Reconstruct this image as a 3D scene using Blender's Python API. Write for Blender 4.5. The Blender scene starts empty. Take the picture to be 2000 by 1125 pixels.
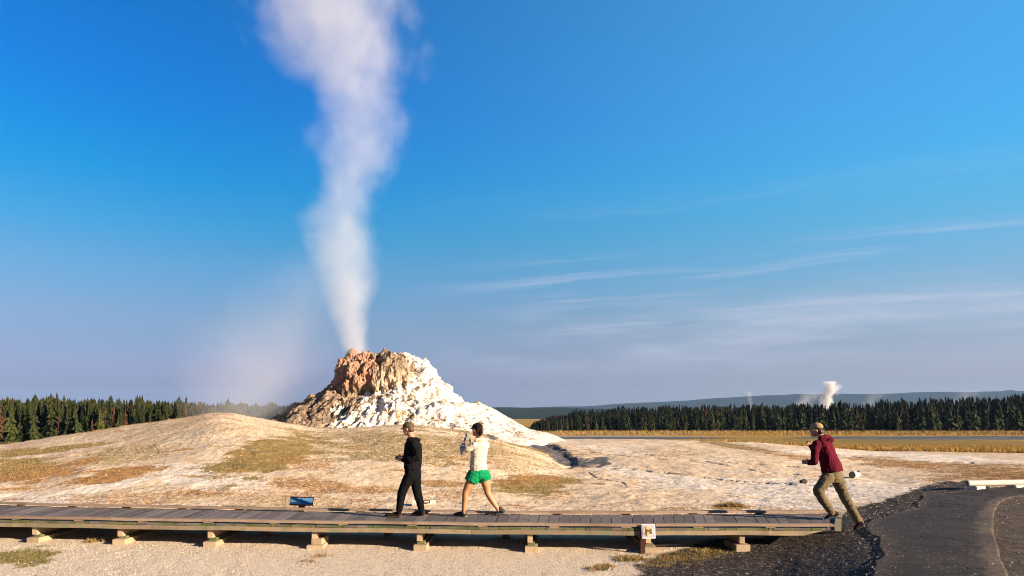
import bpy, bmesh, math, random
import numpy as np
from mathutils import Vector, Matrix
R = math.radians
rng = random.Random(7)
nrs = np.random.RandomState(11)

# ------------------------------------------------------------------ camera, sky, sun, exposure
H = 2.25            # eye height above the flat in front of the boardwalk
FPX = 2000 * 24 / 36.0
HOR = 815.0
sc = bpy.context.scene
cam_d = bpy.data.cameras.new('camera'); cam = bpy.data.objects.new('camera', cam_d)
sc.collection.objects.link(cam); sc.camera = cam
cam.location = (0, 0, H); cam.rotation_euler = (R(90), 0, 0)
cam_d.lens = 24; cam_d.sensor_width = 36; cam_d.sensor_fit = 'HORIZONTAL'
cam_d.shift_y = (HOR - 562.5) / 2000.0
cam_d.clip_start = 0.1; cam_d.clip_end = 20000

SUN_EL = 16.0
SUN_AZ = math.degrees(math.atan2(0.89, -0.455))     # clockwise from +Y
sd = Vector((math.sin(R(SUN_AZ)) * math.cos(R(SUN_EL)), math.cos(R(SUN_AZ)) * math.cos(R(SUN_EL)), math.sin(R(SUN_EL))))
sun_d = bpy.data.lights.new('sun', 'SUN'); sun = bpy.data.objects.new('sun', sun_d)
sc.collection.objects.link(sun)
sun_d.energy = 5.0; sun_d.angle = R(0.53); sun_d.color = (1.0, 0.81, 0.61)
sun.rotation_euler = sd.to_track_quat('Z', 'Y').to_euler()
sc.view_settings.view_transform = 'Standard'; sc.view_settings.look = 'None'
sc.view_settings.exposure = 1.40; sc.view_settings.gamma = 1.0
sc.cycles.volume_bounces = 1
sc.cycles.pixel_filter_type = 'BLACKMAN_HARRIS'; sc.cycles.filter_width = 1.05
sc.cycles.max_bounces = 6
sc.cycles.transparent_max_bounces = 8

class NT:
    """small node-tree helper"""
    def __init__(s, tree): s.t = tree; s.n = tree.nodes; s.l = tree.links
    def node(s, typ, **kw):
        n = s.n.new(typ)
        for k, v in kw.items():
            if k == 'ins':
                for a, b in v.items():
                    s.put(n.inputs[a], b)
            else: setattr(n, k, v)
        return n
    def put(s, sock, v):
        if isinstance(v, bpy.types.NodeSocket): s.l.new(v, sock)
        else:
            if sock.type == 'RGBA' and not isinstance(v, (int, float)) and len(v) == 3: v = (*v, 1)
            sock.default_value = v
    def math(s, op, a, b=0.0, clamp=False):
        n = s.node('ShaderNodeMath', operation=op, use_clamp=clamp)
        s.put(n.inputs[0], a); s.put(n.inputs[1], b); return n.outputs[0]
    def vmath(s, op, a, b=(0, 0, 0)):
        n = s.node('ShaderNodeVectorMath', operation=op); s.put(n.inputs[0], a); s.put(n.inputs[1], b); return n.outputs[0]
    def scale(s, a, f):
        n = s.node('ShaderNodeVectorMath', operation='SCALE'); s.put(n.inputs[0], a); s.put(n.inputs['Scale'], f); return n.outputs[0]
    def noise(s, vec, scale=5, detail=3, rough=.55, dist=0.0):
        n = s.node('ShaderNodeTexNoise'); s.put(n.inputs['Vector'], vec); s.put(n.inputs['Scale'], scale)
        s.put(n.inputs['Detail'], detail); s.put(n.inputs['Roughness'], rough); s.put(n.inputs['Distortion'], dist)
        return n.outputs['Fac'], n.outputs['Color']
    def step(s, x, a, b):
        n = s.node('ShaderNodeMapRange', interpolation_type='SMOOTHSTEP'); s.put(n.inputs['Value'], x)
        s.put(n.inputs['From Min'], a); s.put(n.inputs['From Max'], b); return n.outputs[0]
    def mix(s, f, a, b, mode='MIX'):
        n = s.node('ShaderNodeMix', data_type='RGBA', blend_type=mode); s.put(n.inputs[0], f); s.put(n.inputs[6], a); s.put(n.inputs[7], b)
        return n.outputs[2]
    def ramp(s, f, stops, interp='LINEAR'):
        n = s.node('ShaderNodeValToRGB'); s.put(n.inputs[0], f); cr = n.color_ramp; cr.interpolation = interp
        while len(cr.elements) < len(stops): cr.elements.new(0.5)
        for e, (p, c) in zip(cr.elements, stops):
            e.position = p; e.color = (*c, 1) if len(c) == 3 else c
        return n.outputs[0]
    def sep(s, v):
        n = s.node('ShaderNodeSeparateXYZ'); s.put(n.inputs[0], v); return n.outputs
    def comb(s, x, y, z):
        n = s.node('ShaderNodeCombineXYZ'); s.put(n.inputs[0], x); s.put(n.inputs[1], y); s.put(n.inputs[2], z); return n.outputs[0]

# world: Nishita sky, its visible part tinted towards the deep polarised blue of the photo, with thin cirrus
TINT = [(0.0, (0.224, 0.216, 0.466)), (0.012, (0.224, 0.216, 0.466)), (0.04, (0.294, 0.242, 0.422)), (0.07, (0.461, 0.371, 0.522)), (0.131, (0.559, 0.579, 0.656)), (0.19, (0.445, 0.758, 0.868)), (0.247, (0.201, 0.875, 1.058)), (0.301, (0.033, 0.921, 1.268)), (0.353, (0.0, 0.887, 1.455)), (0.401, (0.0, 0.842, 1.565)), (0.438, (0.0, 0.841, 1.599)), (0.56, (0.0, 0.841, 1.599)), (0.8, (0.0, 0.463, 0.879)), (1.0, (0.0, 0.336, 0.64))]  # top stops darken the unseen zenith to lower the ambient fill
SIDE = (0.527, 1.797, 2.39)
CLOUDC = (4.9, 5.0, 6.2)
w = bpy.data.worlds.new('World'); sc.world = w; w.use_nodes = True
t = NT(w.node_tree); t.n.clear()
sky = t.node('ShaderNodeTexSky', sky_type='NISHITA', sun_disc=False, sun_elevation=R(SUN_EL), sun_rotation=R(SUN_AZ), altitude=2200,
             air_density=1.0, dust_density=0.6, ozone_density=2.0)
tc = t.node('ShaderNodeTexCoord'); d = tc.outputs['Generated']
s_ = t.sep(d); zz = s_[2]
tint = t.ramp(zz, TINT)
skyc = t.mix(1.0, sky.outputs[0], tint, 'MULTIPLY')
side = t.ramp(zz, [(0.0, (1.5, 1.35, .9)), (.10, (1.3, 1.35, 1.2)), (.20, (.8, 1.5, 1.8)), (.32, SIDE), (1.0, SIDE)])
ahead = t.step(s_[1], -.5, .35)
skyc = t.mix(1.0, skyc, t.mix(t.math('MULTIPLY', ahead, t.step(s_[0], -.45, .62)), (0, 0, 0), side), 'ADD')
skyc = t.mix(1.0, skyc, t.mix(ahead, (.62, .62, .62), (1, 1, 1)), 'MULTIPLY')  # unseen sky behind the viewer dimmed to weaken the fill light
# cirrus: project the direction on a high flat layer
den = t.math('MAXIMUM', zz, 0.03)
cx = t.math('DIVIDE', s_[0], den); cy = t.math('DIVIDE', s_[1], den)
wv, wc = t.noise(t.comb(cx, cy, 0.0), 0.55, 4, .6)
ang = -R(26)
rx = t.math('ADD', t.math('MULTIPLY', cx, math.cos(ang)), t.math('MULTIPLY', cy, math.sin(ang)))
ry = t.math('ADD', t.math('MULTIPLY', cx, -math.sin(ang)), t.math('MULTIPLY', cy, math.cos(ang)))
cv = t.comb(t.math('MULTIPLY', rx, 0.22), t.math('ADD', t.math('MULTIPLY', ry, 1.3), t.math('MULTIPLY', wv, 1.1)), 5.3)
c1, _ = t.noise(cv, 1.0, 8, .66)
c2, _ = t.noise(t.comb(t.math('MULTIPLY', cx, .35), t.math('MULTIPLY', cy, .35), 9.1), 1.0, 3)
m1 = t.math('MULTIPLY', t.step(c1, .47, .74), t.step(c2, .38, .58))
band = t.math('MULTIPLY', t.step(zz, .10, .16), t.math('SUBTRACT', 1.0, t.step(zz, .23, .33)))
right = t.step(s_[0], -.20, .05)
cl = t.math('MULTIPLY', t.math('MULTIPLY', m1, band), t.math('MULTIPLY', right, .60))
veil_n, _ = t.noise(t.comb(t.math('MULTIPLY', s_[0], 3.5), t.math('MULTIPLY', zz, 22), .5), 1.0, 6, .6)
veil = t.math('MULTIPLY', t.step(veil_n, .38, .72), t.math('MULTIPLY', t.step(zz, .05, .10), t.math('SUBTRACT', 1.0, t.step(zz, .12, .20))))
cl2 = t.math('ADD', cl, t.math('MULTIPLY', veil, t.math('MULTIPLY', right, .45)), clamp=True)
skyc = t.mix(cl2, skyc, CLOUDC)
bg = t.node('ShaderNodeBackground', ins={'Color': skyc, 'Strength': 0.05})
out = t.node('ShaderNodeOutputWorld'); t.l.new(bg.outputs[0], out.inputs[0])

# ------------------------------------------------------------------ helpers
def P(px, py, Y): return Vector(((px - 1000) / FPX * Y, Y, H - (py - HOR) / FPX * Y))
def tag(o, label=None, cat=None, group=None, kind=None):
    if label: o['label'] = label
    if cat: o['category'] = cat
    if group: o['group'] = group
    if kind: o['kind'] = kind
    return o
def link(name, me, mat=None, parent=None, smooth=False):
    o = bpy.data.objects.new(name, me); sc.collection.objects.link(o)
    if mat: me.materials.append(mat)
    if smooth: me.polygons.foreach_set('use_smooth', np.ones(len(me.polygons), bool))
    if parent: o.parent = parent
    return o
def empty(name, loc=(0, 0, 0), rz=0):
    o = bpy.data.objects.new(name, None); sc.collection.objects.link(o); o.location = loc; o.rotation_euler[2] = rz
    o.empty_display_size = .2
    return o
def np_mesh(name, v, f):
    """v (n,3), f (m,k) all same arity"""
    v = np.asarray(v, np.float32); f = np.asarray(f, np.int32); k = f.shape[1]
    me = bpy.data.meshes.new(name)
    me.vertices.add(len(v)); me.vertices.foreach_set('co', v.ravel())
    me.loops.add(f.size); me.loops.foreach_set('vertex_index', f.ravel())
    me.polygons.add(len(f)); me.polygons.foreach_set('loop_start', np.arange(0, f.size, k, dtype=np.int32))
    me.update(calc_edges=True); me.validate()
    me.polygons.foreach_set('use_smooth', np.zeros(len(me.polygons), bool))
    return me
def bm_obj(name, bm, mat, parent=None, smooth=False):
    bmesh.ops.recalc_face_normals(bm, faces=bm.faces)
    me = bpy.data.meshes.new(name); bm.to_mesh(me); bm.free()
    return link(name, me, mat, parent, smooth)
def smst(x, a, b):
    t_ = np.clip((x - a) / (b - a), 0, 1); return t_ * t_ * (3 - 2 * t_)

# vectorised gradient noise
_perm = np.random.RandomState(3).permutation(256); _perm = np.concatenate([_perm] * 3)
_g = np.random.RandomState(4).normal(size=(256, 3)); _g /= np.linalg.norm(_g, axis=1)[:, None]
def pn(p):
    p = np.asarray(p, float); i = np.floor(p).astype(int); f = p - i; i &= 255
    u = f * f * f * (f * (f * 6 - 15) + 10); r = np.zeros(len(p))
    for dx in (0, 1):
        wx = u[:, 0] if dx else 1 - u[:, 0]
        for dy in (0, 1):
            wy = u[:, 1] if dy else 1 - u[:, 1]
            for dz in (0, 1):
                wz = u[:, 2] if dz else 1 - u[:, 2]
                h = _perm[_perm[_perm[(i[:, 0] + dx) & 255] + ((i[:, 1] + dy) & 255)] + ((i[:, 2] + dz) & 255)]
                g = _g[h]; r += wx * wy * wz * (g[:, 0] * (f[:, 0] - dx) + g[:, 1] * (f[:, 1] - dy) + g[:, 2] * (f[:, 2] - dz))
    return r * 1.6
def fbm(p, o=4, rough=.5, lac=2.03):
    p = np.asarray(p, float); a = 1; s = 0; n = 0
    for k in range(o):
        s = s + a * pn(p * lac ** k + k * 17.3); n += a; a *= rough
    return s / n
def billow(p, o=4, rough=.5):
    p = np.asarray(p, float); a = 1; s = 0; n = 0
    for k in range(o):
        s = s + a * np.abs(pn(p * 2.07 ** k + k * 11.1)); n += a; a *= rough
    return s / n

def principled(name, col=(.5, .5, .5), rough=.8, spec=.3, metallic=0):
    m = bpy.data.materials.new(name); m.use_nodes = True
    t = NT(m.node_tree); b = t.n['Principled BSDF']
    b.inputs['Base Color'].default_value = (*col, 1); b.inputs['Roughness'].default_value = rough
    b.inputs['Specular IOR Level'].default_value = spec; b.inputs['Metallic'].default_value = metallic
    return m, t, b
def bump(t, b, h, strength=.5, dist=.02):
    n = t.node('ShaderNodeBump', ins={'Height': h, 'Strength': strength, 'Distance': dist}); t.l.new(n.outputs[0], b.inputs['Normal'])
def mat_noise(name, c1, c2, scale=8, rough=.85, detail=4, bmp=.4, bd=.01, spec=.25, stretch=(1, 1, 1), contrast=(.3, .7)):
    m, t, b = principled(name, c1, rough, spec)
    co = t.node('ShaderNodeTexCoord').outputs['Object']
    v = t.vmath('MULTIPLY', co, stretch)
    f, _ = t.noise(v, scale, detail, .6)
    g = t.step(f, *contrast)
    t.put(b.inputs['Base Color'], t.mix(g, c1, c2))
    if bmp: bump(t, b, f, bmp, bd)
    return m

# ------------------------------------------------------------------ terrain
U = (np.array([-600, -200, 0, 200, 430, 620, 800, 960, 1090, 1300, 1500, 1700, 1850, 2000, 2300, 2700]) - 1000) / FPX
YY = np.array([-60, 5, 8, 11, 13.5, 17, 20, 24, 28, 36, 45, 60, 100, 150, 250, 400, 1000, 3000, 12500.])
T = np.array([
    # -600  -200   0     200   430   620   800   960   1090  1300  1500  1700  1850  2000  2300 2700
    [0,    0,    0,    0,    0,    0,    0,    0,    0,    .05,  .2,   .4,   .4,   .4,   .4,  .4],
    [0,    0,    0,    0,    0,    0,    0,    0,    0,    .0,   .1,   .34,  .38,  .38,  .4,  .4],
    [0,    0,    0,    0,    0,    0,    0,    0,    0,    .0,   .05,  .33,  .37,  .38,  .4,  .4],
    [0,    0,    .04,  .04,  .04,  .04,  .04,  .04,  .04,  .04,  .07,  .30,  .36,  .37,  .4,  .4],
    [.05,  .05,  .10,  .10,  .08,  .08,  .08,  .08,  .08,  .08,  .12,  .28,  .36,  .37,  .4,  .4],
    [.2,   .2,   .32,  .45,  .45,  .40,  .35,  .25,  .16,  .14,  .16,  .26,  .36,  .37,  .4,  .4],
    [.4,   .4,   .55,  .80,  .95,  .80,  .75,  .50,  .24,  .20,  .20,  .22,  .30,  .34,  .4,  .4],
    [.7,   .7,   .90,  1.30, 1.95, 1.35, 1.40, 1.05, .38,  .34,  .28,  .16,  .18,  .20,  .3,  .3],
    [.8,   .9,   1.20, 1.80, 2.55, 1.86, 2.04, 1.58, .56,  .50,  .36,  .12,  .05,  .02,  .0,  .0],
    [.2,   .2,   .40,  .90,  1.5,  1.10, 1.1,  .98,  .80,  .68,  .50,  .10,  -.05, -.10, -.1, -.1],
    [-.6,  -.6,  -.4,  .0,   .6,   .80,  .90,  .90,  .84,  .78,  .52,  .02,  -.15, -.21, -.3, -.3],
    [-1.6, -1.6, -1.4, -1.2, -.8,  -.4,  -.2,  -.1,  .0,   .0,   -.2,  -.75, -.8,  -.9,  -1,  -1],
    [-3.2] * 9 + [-3.2, -3.2, -2.9, -2.9, -2.9, -2.9, -2.9],
    [-4.0] * 16, [-4.3] * 16, [-4.5] * 16, [-4.5] * 16, [-4.5] * 16, [-4.5] * 16], float)
# fine table, smoothed
_fu = np.linspace(U[0], U[-1], 420)
_ly = np.concatenate([np.linspace(-60, 5, 8)[:-1], np.geomspace(5, 12500, 600)])
_a = np.stack([np.interp(_fu, U, row) for row in T])
_fine = np.stack([np.interp(_ly, YY, _a[:, j]) for j in range(len(_fu))], 1)
def _blur(a, n, ax):
    k = np.hanning(n + 2)[1:-1]; k /= k.sum()
    pad = [(0, 0), (0, 0)]; pad[ax] = (n // 2, n // 2)
    return np.apply_along_axis(lambda v: np.convolve(v, k, 'valid'), ax, np.pad(a, pad, mode='edge'))
_fine = _blur(_blur(_fine, 15, 1), 11, 0)
def base_h(X, Y):
    u = np.clip(X / np.maximum(Y, 8), _fu[0], _fu[-1])
    fu = (u - _fu[0]) / (_fu[-1] - _fu[0]) * (len(_fu) - 1)
    fy = np.interp(Y, _ly, np.arange(len(_ly)))
    i = np.clip(fu.astype(int), 0, len(_fu) - 2); j = np.clip(fy.astype(int), 0, len(_ly) - 2)
    a = fu - i; b = fy - j
    return (_fine[j, i] * (1 - a) + _fine[j, i + 1] * a) * (1 - b) + (_fine[j + 1, i] * (1 - a) + _fine[j + 1, i + 1] * a) * b
def px_of(X, Y, z):
    Ys = np.maximum(Y, 3.0); return 1000 + FPX * X / Ys, HOR + FPX * (H - z) / Ys
def segd(px, py, pts, sx=1.0, sy=1.0):
    """distance to a polyline"""
    best = np.full(px.shape, 1e9)
    for (x0, y0), (x1, y1) in zip(pts[:-1], pts[1:]):
        ax, ay, bx, by = (px - x0) * sx, (py - y0) * sy, (x1 - x0) * sx, (y1 - y0) * sy
        tt = np.clip((ax * bx + ay * by) / max(bx * bx + by * by, 1e-9), 0, 1)
        best = np.minimum(best, np.hypot(ax - tt * bx, ay - tt * by))
    return best
RILLS = [([(1000, 853), (1060, 864), (1100, 878), (1180, 886), (1290, 897), (1400, 902), (1560, 912)], 2.2),
         ([(1090, 905), (1180, 914), (1250, 919), (1330, 926), (1420, 938), (1530, 946), (1640, 950)], 3.0),
         ([(1150, 923), (1165, 934), (1215, 942), (1222, 948)], 2.2),
         ([(1150, 885), (1240, 884), (1330, 896), (1400, 905), (1500, 924), (1600, 930)], 1.4),
         ([(1600, 884), (1700, 896), (1800, 902), (1900, 904)], 2.2)]
def rill_mask(px, py, n1):
    m = np.zeros(px.shape)
    for pts, wd in RILLS:
        dd = segd(px, py, pts) + n1 * 3.0
        m = np.maximum(m, (1 - smst(dd, wd * .1, wd * .9)) * smst(n1, -.45, .05))
    return m
def height(X, Y):
    X = np.asarray(X, float).ravel(); Y = np.asarray(Y, float).ravel()
    z = base_h(X, Y)
    p = np.stack([X, Y, X * 0], 1)
    near = smst(Y, 12.8, 18) * (1 - smst(Y, 60, 130))
    z = z + near * (.13 * fbm(p * .22, 3) + .05 * fbm(p * 1.1 + 5, 4, .6))
    z = z + .012 * fbm(p * 2.5 + 9, 3) * (1 - smst(Y, 20, 40))
    close = smst(Y, 12.6, 15) * (1 - smst(Y, 45, 70))
    z = z + close * (.030 * fbm(p * np.array([2.2, 3.4, 1]) + 51, 4, .62) + .022 * (.3 - billow(p * np.array([4.5, 6.5, 1]) + 81, 3, .6)))
    z = z + (1 - smst(Y, 12, 12.8)) * smst(Y, 3, 6) * .010 * (fbm(p * 7 + 21, 3, .6) - billow(p * 3.3 + 11, 2) + .3) * (1 - smst(X / np.maximum(Y, 3), .42, .5))
    # erosion terraces on the mounds
    z = z + near * .05 * (billow(p * np.array([.35, .9, 1]) + 31, 3) - .3)
    far = smst(Y, 90, 200)
    z = z + far * .12 * fbm(p * .02, 3)
    px, py = px_of(X, Y, z)
    n1 = fbm(p * .8 + 70, 3)
    rm = rill_mask(px, py, n1) * smst(Y, 14, 18) * (1 - smst(Y, 50, 60))
    z = z - .05 * rm
    # stream bed behind the grass mound
    sb = 1 - smst(segd(px, py, [(985, 853), (1040, 864), (1090, 885), (1110, 902)], 1, 1.6) + n1 * 6, 10, 22)
    z = z - .14 * sb * (Y > 20) * (Y < 45)
    # river bed
    rb = smst(Y, 196, 206) * (1 - smst(Y, 262, 274)) * smst(X / np.maximum(Y, 1), -.02, .06)
    z = z - .45 * rb
    return z
def gz(x, y): return float(height([x], [y])[0])
def on_ground(px, py, guess=None):
    """the world point of the terrain seen through that spot of the photo"""
    lo = 6.0; Y = np.geomspace(6, 400, 1500); X = (px - 1000) / FPX * Y
    z = base_h(X, Y); ray = H - (py - HOR) / FPX * Y
    k = np.argmax(z >= ray)
    return Vector((X[k], Y[k], gz(X[k], Y[k])))

ys = np.concatenate([np.linspace(-60, 6, 14)[:-1], np.linspace(6, 13, 130)[:-1], np.geomspace(13, 48, 520)[:-1], np.geomspace(48, 120, 120)[:-1],
                     np.geomspace(120, 400, 160)[:-1], np.geomspace(400, 12300, 60)])
us = np.concatenate([np.linspace(-1.9, -.80, 40)[:-1], np.linspace(-.80, .80, 900), np.linspace(.80, 1.9, 40)[1:]])
UU, YG = np.meshgrid(us, ys)
XG = UU * np.maximum(YG, 0) + UU * 6 * (1 - smst(YG, 0, 10)) ** 1
XG = np.where(YG < 0, UU * 6, XG) * 1.0
# widen the area behind / under the viewer so that the sheet has no waist there
XG = XG + np.sign(UU) * smst(np.abs(UU), .8, 1.9) * 55 * (1 - smst(YG, 20, 90))
Xf, Yf = XG.ravel(), YG.ravel()
Zf = height(Xf, Yf)
nr, nc = UU.shape
idx = np.arange(nr * nc).reshape(nr, nc)
F = np.stack([idx[:-1, :-1], idx[:-1, 1:], idx[1:, 1:], idx[1:, :-1]], -1).reshape(-1, 4)
me = np_mesh('ground', np.stack([Xf, Yf, Zf], 1), F)

pw = np.stack([Xf, Yf, Xf * 0], 1)
PX, PY = px_of(Xf, Yf, Zf)
nA = fbm(pw * .5 + 3, 4, .6); nB = fbm(pw * 1.7 + 13, 4, .6); nS = fbm(pw * np.array([.28, 1.1, 1]) + 40, 5, .62)
def ell(cx, cy, rx, ry, tilt=0, amp=.55, soft=.4):
    """patch of growth / mineral centred where that spot of the photo hits the ground"""
    c, s = math.cos(R(tilt)), math.sin(R(tilt))
    dx, dy = PX - cx, PY - cy
    q = np.hypot((dx * c + dy * s) / rx, (-dx * s + dy * c) / ry) + amp * 1.9 * nS + amp * nA + amp * .9 * nB
    return 1 - smst(q, 1 - soft, 1 + soft)
def union(L):
    m = np.zeros(len(PX))
    for e in L: m = np.maximum(m, ell(*e[:5]) * (e[5] if len(e) > 5 else 1))
    return m
front = Yf > 12.5
grass = union([(80, 880, 110, 9, -6, .9), (40, 915, 75, 24, -3, 1.), (260, 888, 110, 18, -8, .55), (520, 890, 125, 34, -16, .95), (560, 862, 90, 18, -14, .6), (440, 912, 50, 7, -4, .8),
               (820, 872, 250, 36, 1, .62), (1000, 900, 90, 22, 12, .5), (1050, 945, 85, 20, -4, .9), (700, 850, 160, 14, 0, .5), (350, 845, 200, 30, 0, .33),
               (1190, 868, 110, 7, 6, .4), (1440, 872, 90, 5, 9, .8), (1300, 880, 90, 10, 6, .3),
               (1860, 866, 330, 7, 1, 1.)]) * front
rust = union([(60, 925, 95, 22, -5, .9), (205, 930, 95, 12, -7, .95), (150, 905, 40, 6, -12, .8), (260, 972, 160, 15, -2, .55), (600, 905, 70, 16, 8, .6), (640, 950, 110, 14, 6, .7),
              (560, 975, 170, 16, 2, .5), (740, 955, 70, 9, 3, .6), (860, 945, 50, 10, 3, .75), (640, 990, 160, 6, 0, .5), (900, 965, 90, 12, -3, .5), (1040, 937, 75, 9, -2, .9),
              (1430, 990, 45, 6, 0, .95), (1330, 993, 40, 3, 0, .6), (1760, 905, 130, 10, 6, .7), (1950, 930, 120, 26, 4, .75), (1560, 893, 40, 6, 8, .6), (1900, 912, 200, 8, 4, .6),
              (560, 985, 120, 8, 0, .4), (1480, 880, 120, 6, 8, .5)]) * front
white = union([(150, 962, 190, 12, -10, 1.), (390, 930, 115, 24, 2, 1.), (450, 902, 60, 6, -18, 1.), (60, 975, 120, 12, 0, .9), (1700, 962, 330, 22, 3, .95), (1380, 945, 230, 12, 8, .7),
               (1780, 893, 240, 8, 3, 1.), (1480, 862, 130, 5, 3, .8), (1180, 872, 120, 12, 6, .6), (1280, 930, 140, 8, 8, .8), (1560, 985, 180, 10, 2, .8), (400, 868, 160, 20, 0, .4),
               (1250, 905, 90, 12, 8, .4), (1640, 925, 120, 14, 2, .4), (210, 850, 150, 10, -10, .4)]) * front
n1v = fbm(pw * .8 + 70, 3)
dark = rill_mask(PX, PY, n1v) * .75 * (Yf > 15) * (Yf < 60)
sb = 1 - smst(segd(PX, PY, [(965, 851), (1040, 864), (1090, 886), (1110, 903)], 1, 1.6) + n1v * 10 + nB * 12, 8, 22)
sb2 = (1 - smst(segd(PX, PY, [(1090, 895), (1140, 905), (1180, 900)], 1, 1.3) + nB * 18, 6, 20)) * .7
dark = np.maximum(dark, np.maximum(sb, sb2) * (Yf > 17) * (Yf < 45))
dark = np.maximum(dark, ell(640, 829, 60, 4, 0) * .5 * (Yf > 26))
# dark volcanic gravel around the path end
bx = 1255 + (PY - 1065) * 1.0
gravel = smst(PX - (1330 - (PY - 1060) * 2.2) + nA * 130 + nB * 60, -40, 90) * (PY > 1048) * (Yf < 12.2)
g2 = (1 - smst(segd(PX, PY, [(1665, 1015), (1720, 1000), (1770, 985), (1830, 962), (1900, 955)], 1, 1.9) + nA * 10 + nB * 12, 24, 44)) * (Yf > 10)
g3 = smst(PX, 1640, 1700) * (PY > 1000) * (Yf < 13.5)
g4 = smst(PX + nA * 60, 1470, 1540) * (PY > 1018) * (Yf < 12.6)
gravel = np.clip(np.maximum(np.maximum(gravel, g2), np.maximum(g3, g4)), 0, 1)
white *= (1 - gravel); rust *= (1 - gravel)
gold = smst(Yf, 52, 60)
gold_edge = smst(PX, 1180, 1480)
wash = (1 - smst(np.abs(Yf - 232), 30, 60)) * (1 - gold_edge) * .9        # pale mud flats by the river
fore = (Yf < 12.2) * (1 - gravel)
def colattr(me, name, *ch):
    a = me.color_attributes.new(name, 'FLOAT_COLOR', 'POINT')
    arr = np.ones((len(ch[0]), 4), np.float32)
    for k, c in enumerate(ch): arr[:, k] = c
    a.data.foreach_set('color', arr.ravel())
foregrass = np.maximum(ell(45, 1088, 75, 22, -4) * (PY > 1055), np.maximum(ell(1360, 1086, 80, 12, -6), ell(1232, 1090, 32, 6, 0))) * (Yf < 12)
grass = np.maximum(grass, foregrass * .8)
sprinkle = smst(fbm(pw * np.array([.45, 1.6, 1]) + 77, 5, .65), .10, .38) * front * (Yf < 50) * (1 - gravel)
rust = np.maximum(rust, sprinkle * .78 * (PX < 1180)); grass = np.maximum(grass, sprinkle * .45 * (PY < 930) * (PX < 1150))
colattr(me, 'mask_growth', grass, rust, white)
colattr(me, 'mask_soil', dark, gravel, gold)
colattr(me, 'mask_more', wash, fore * 1.0, smst(Yf, 60, 200) * ell(1900, 867, 420, 8, 1))
m, t, b = principled('sinter_ground', rough=.92, spec=.15)
co = t.node('ShaderNodeTexCoord').outputs['Object']
A = t.node('ShaderNodeVertexColor', layer_name='mask_growth').outputs[0]; B = t.node('ShaderNodeVertexColor', layer_name='mask_soil').outputs[0]
C_ = t.node('ShaderNodeVertexColor', layer_name='mask_more').outputs[0]
def sepc(c):
    n = t.node('ShaderNodeSeparateColor'); t.l.new(c, n.inputs[0]); return n.outputs
ga, gb, gc = sepc(A), sepc(B), sepc(C_)
n_big, _ = t.noise(co, .6, 5, .6); n_mid, _ = t.noise(co, 3.5, 5, .65); n_fine, _ = t.noise(co, 16, 4, .7); n_grit, _ = t.noise(co, 45, 3, .8)
base = t.mix(t.step(n_big, .35, .65), (.61, .44, .28), (.69, .54, .38))
base = t.mix(t.step(n_mid, .5, .72), base, (.46, .32, .20))
base = t.mix(t.math('MULTIPLY', t.step(n_fine, .56, .70), .55), base, (.30, .20, .12))
def over(col, mask, n, c1, c2, lo=.42, hi=.62, amp=1.1, cn=None):
    mm = t.step(t.math('ADD', mask, t.math('MULTIPLY', t.math('SUBTRACT', n, .5), amp)), lo, hi)
    cc = t.mix(t.step(cn if cn is not None else n_mid, .35, .65), c1, c2)
    return t.mix(mm, col, cc)
spk, _ = t.noise(t.vmath('MULTIPLY', co, (5.0, 9.0, 5.0)), 1.0, 5, .72)
spm = t.math('MULTIPLY', t.step(spk, .585, .66), t.step(n_big, .36, .60))
base = t.mix(t.math('MULTIPLY', spm, .85), base, (.24, .15, .07))
spk2, _ = t.noise(t.vmath('MULTIPLY', co, (11.0, 16.0, 9.0)), 1.0, 3, .7)
base = t.mix(t.math('MULTIPLY', t.step(spk2, .60, .66), .8), base, (.13, .085, .05))
base = over(base, ga[2], n_mid, (.64, .52, .40), (.73, .62, .50), .40, .80)
base = over(base, ga[0], n_fine, (.34, .225, .085), (.18, .135, .042), .50, .66, 2.4, n_mid)
base = over(base, ga[1], n_fine, (.44, .25, .09), (.26, .12, .045), .50, .70, 2.4, n_mid)
base = over(base, gb[0], n_fine, (.07, .065, .07), (.15, .14, .15), .42, .60, 1.2, n_mid)
# meadow grass beyond the flats
st = t.vmath('MULTIPLY', co, (.02, .35, 1)); mst, _ = t.noise(st, 1.0, 5, .6)
mead = t.ramp(mst, [(.30, (.14, .10, .02)), (.42, (.34, .19, .03)), (.56, (.48, .28, .04)), (.75, (.38, .24, .06))])
mead = t.mix(t.math('MULTIPLY', gc[2], t.step(mst, .3, .6)), mead, (.16, .12, .028))
base = t.mix(gb[2], base, mead)
base = t.mix(t.math('MULTIPLY', gc[0], t.step(n_big, .3, .6)), base, (.33, .27, .21))
# loose pale gravel in front of the boardwalk
vor = t.node('ShaderNodeTexVoronoi', ins={'Vector': co, 'Scale': 46.0}); vc = vor.outputs['Color']; vs = sepc(vc)
grav = t.ramp(vs[0], [(.0, (.66, .53, .38)), (.45, (.74, .61, .46)), (.74, (.56, .44, .31)), (.90, (.36, .30, .26)), (.96, (.20, .19, .19))], 'CONSTANT')
grav = t.mix(t.math('MULTIPLY', t.step(n_big, .4, .65), .5), grav, (.68, .54, .39))
base = t.mix(t.math('MULTIPLY', gc[1], t.math('SUBTRACT', 1.0, t.step(ga[0], .3, .6))), base, grav)
vor2 = t.node('ShaderNodeTexVoronoi', ins={'Vector': co, 'Scale': 34.0}); v2 = sepc(vor2.outputs['Color'])
dg = t.ramp(v2[0], [(.0, (.026, .019, .015)), (.45, (.055, .041, .033)), (.78, (.11, .083, .066)), (.94, (.26, .20, .16))], 'CONSTANT')
dg = t.mix(t.step(n_mid, .50, .7), dg, (.05, .036, .03))
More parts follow.
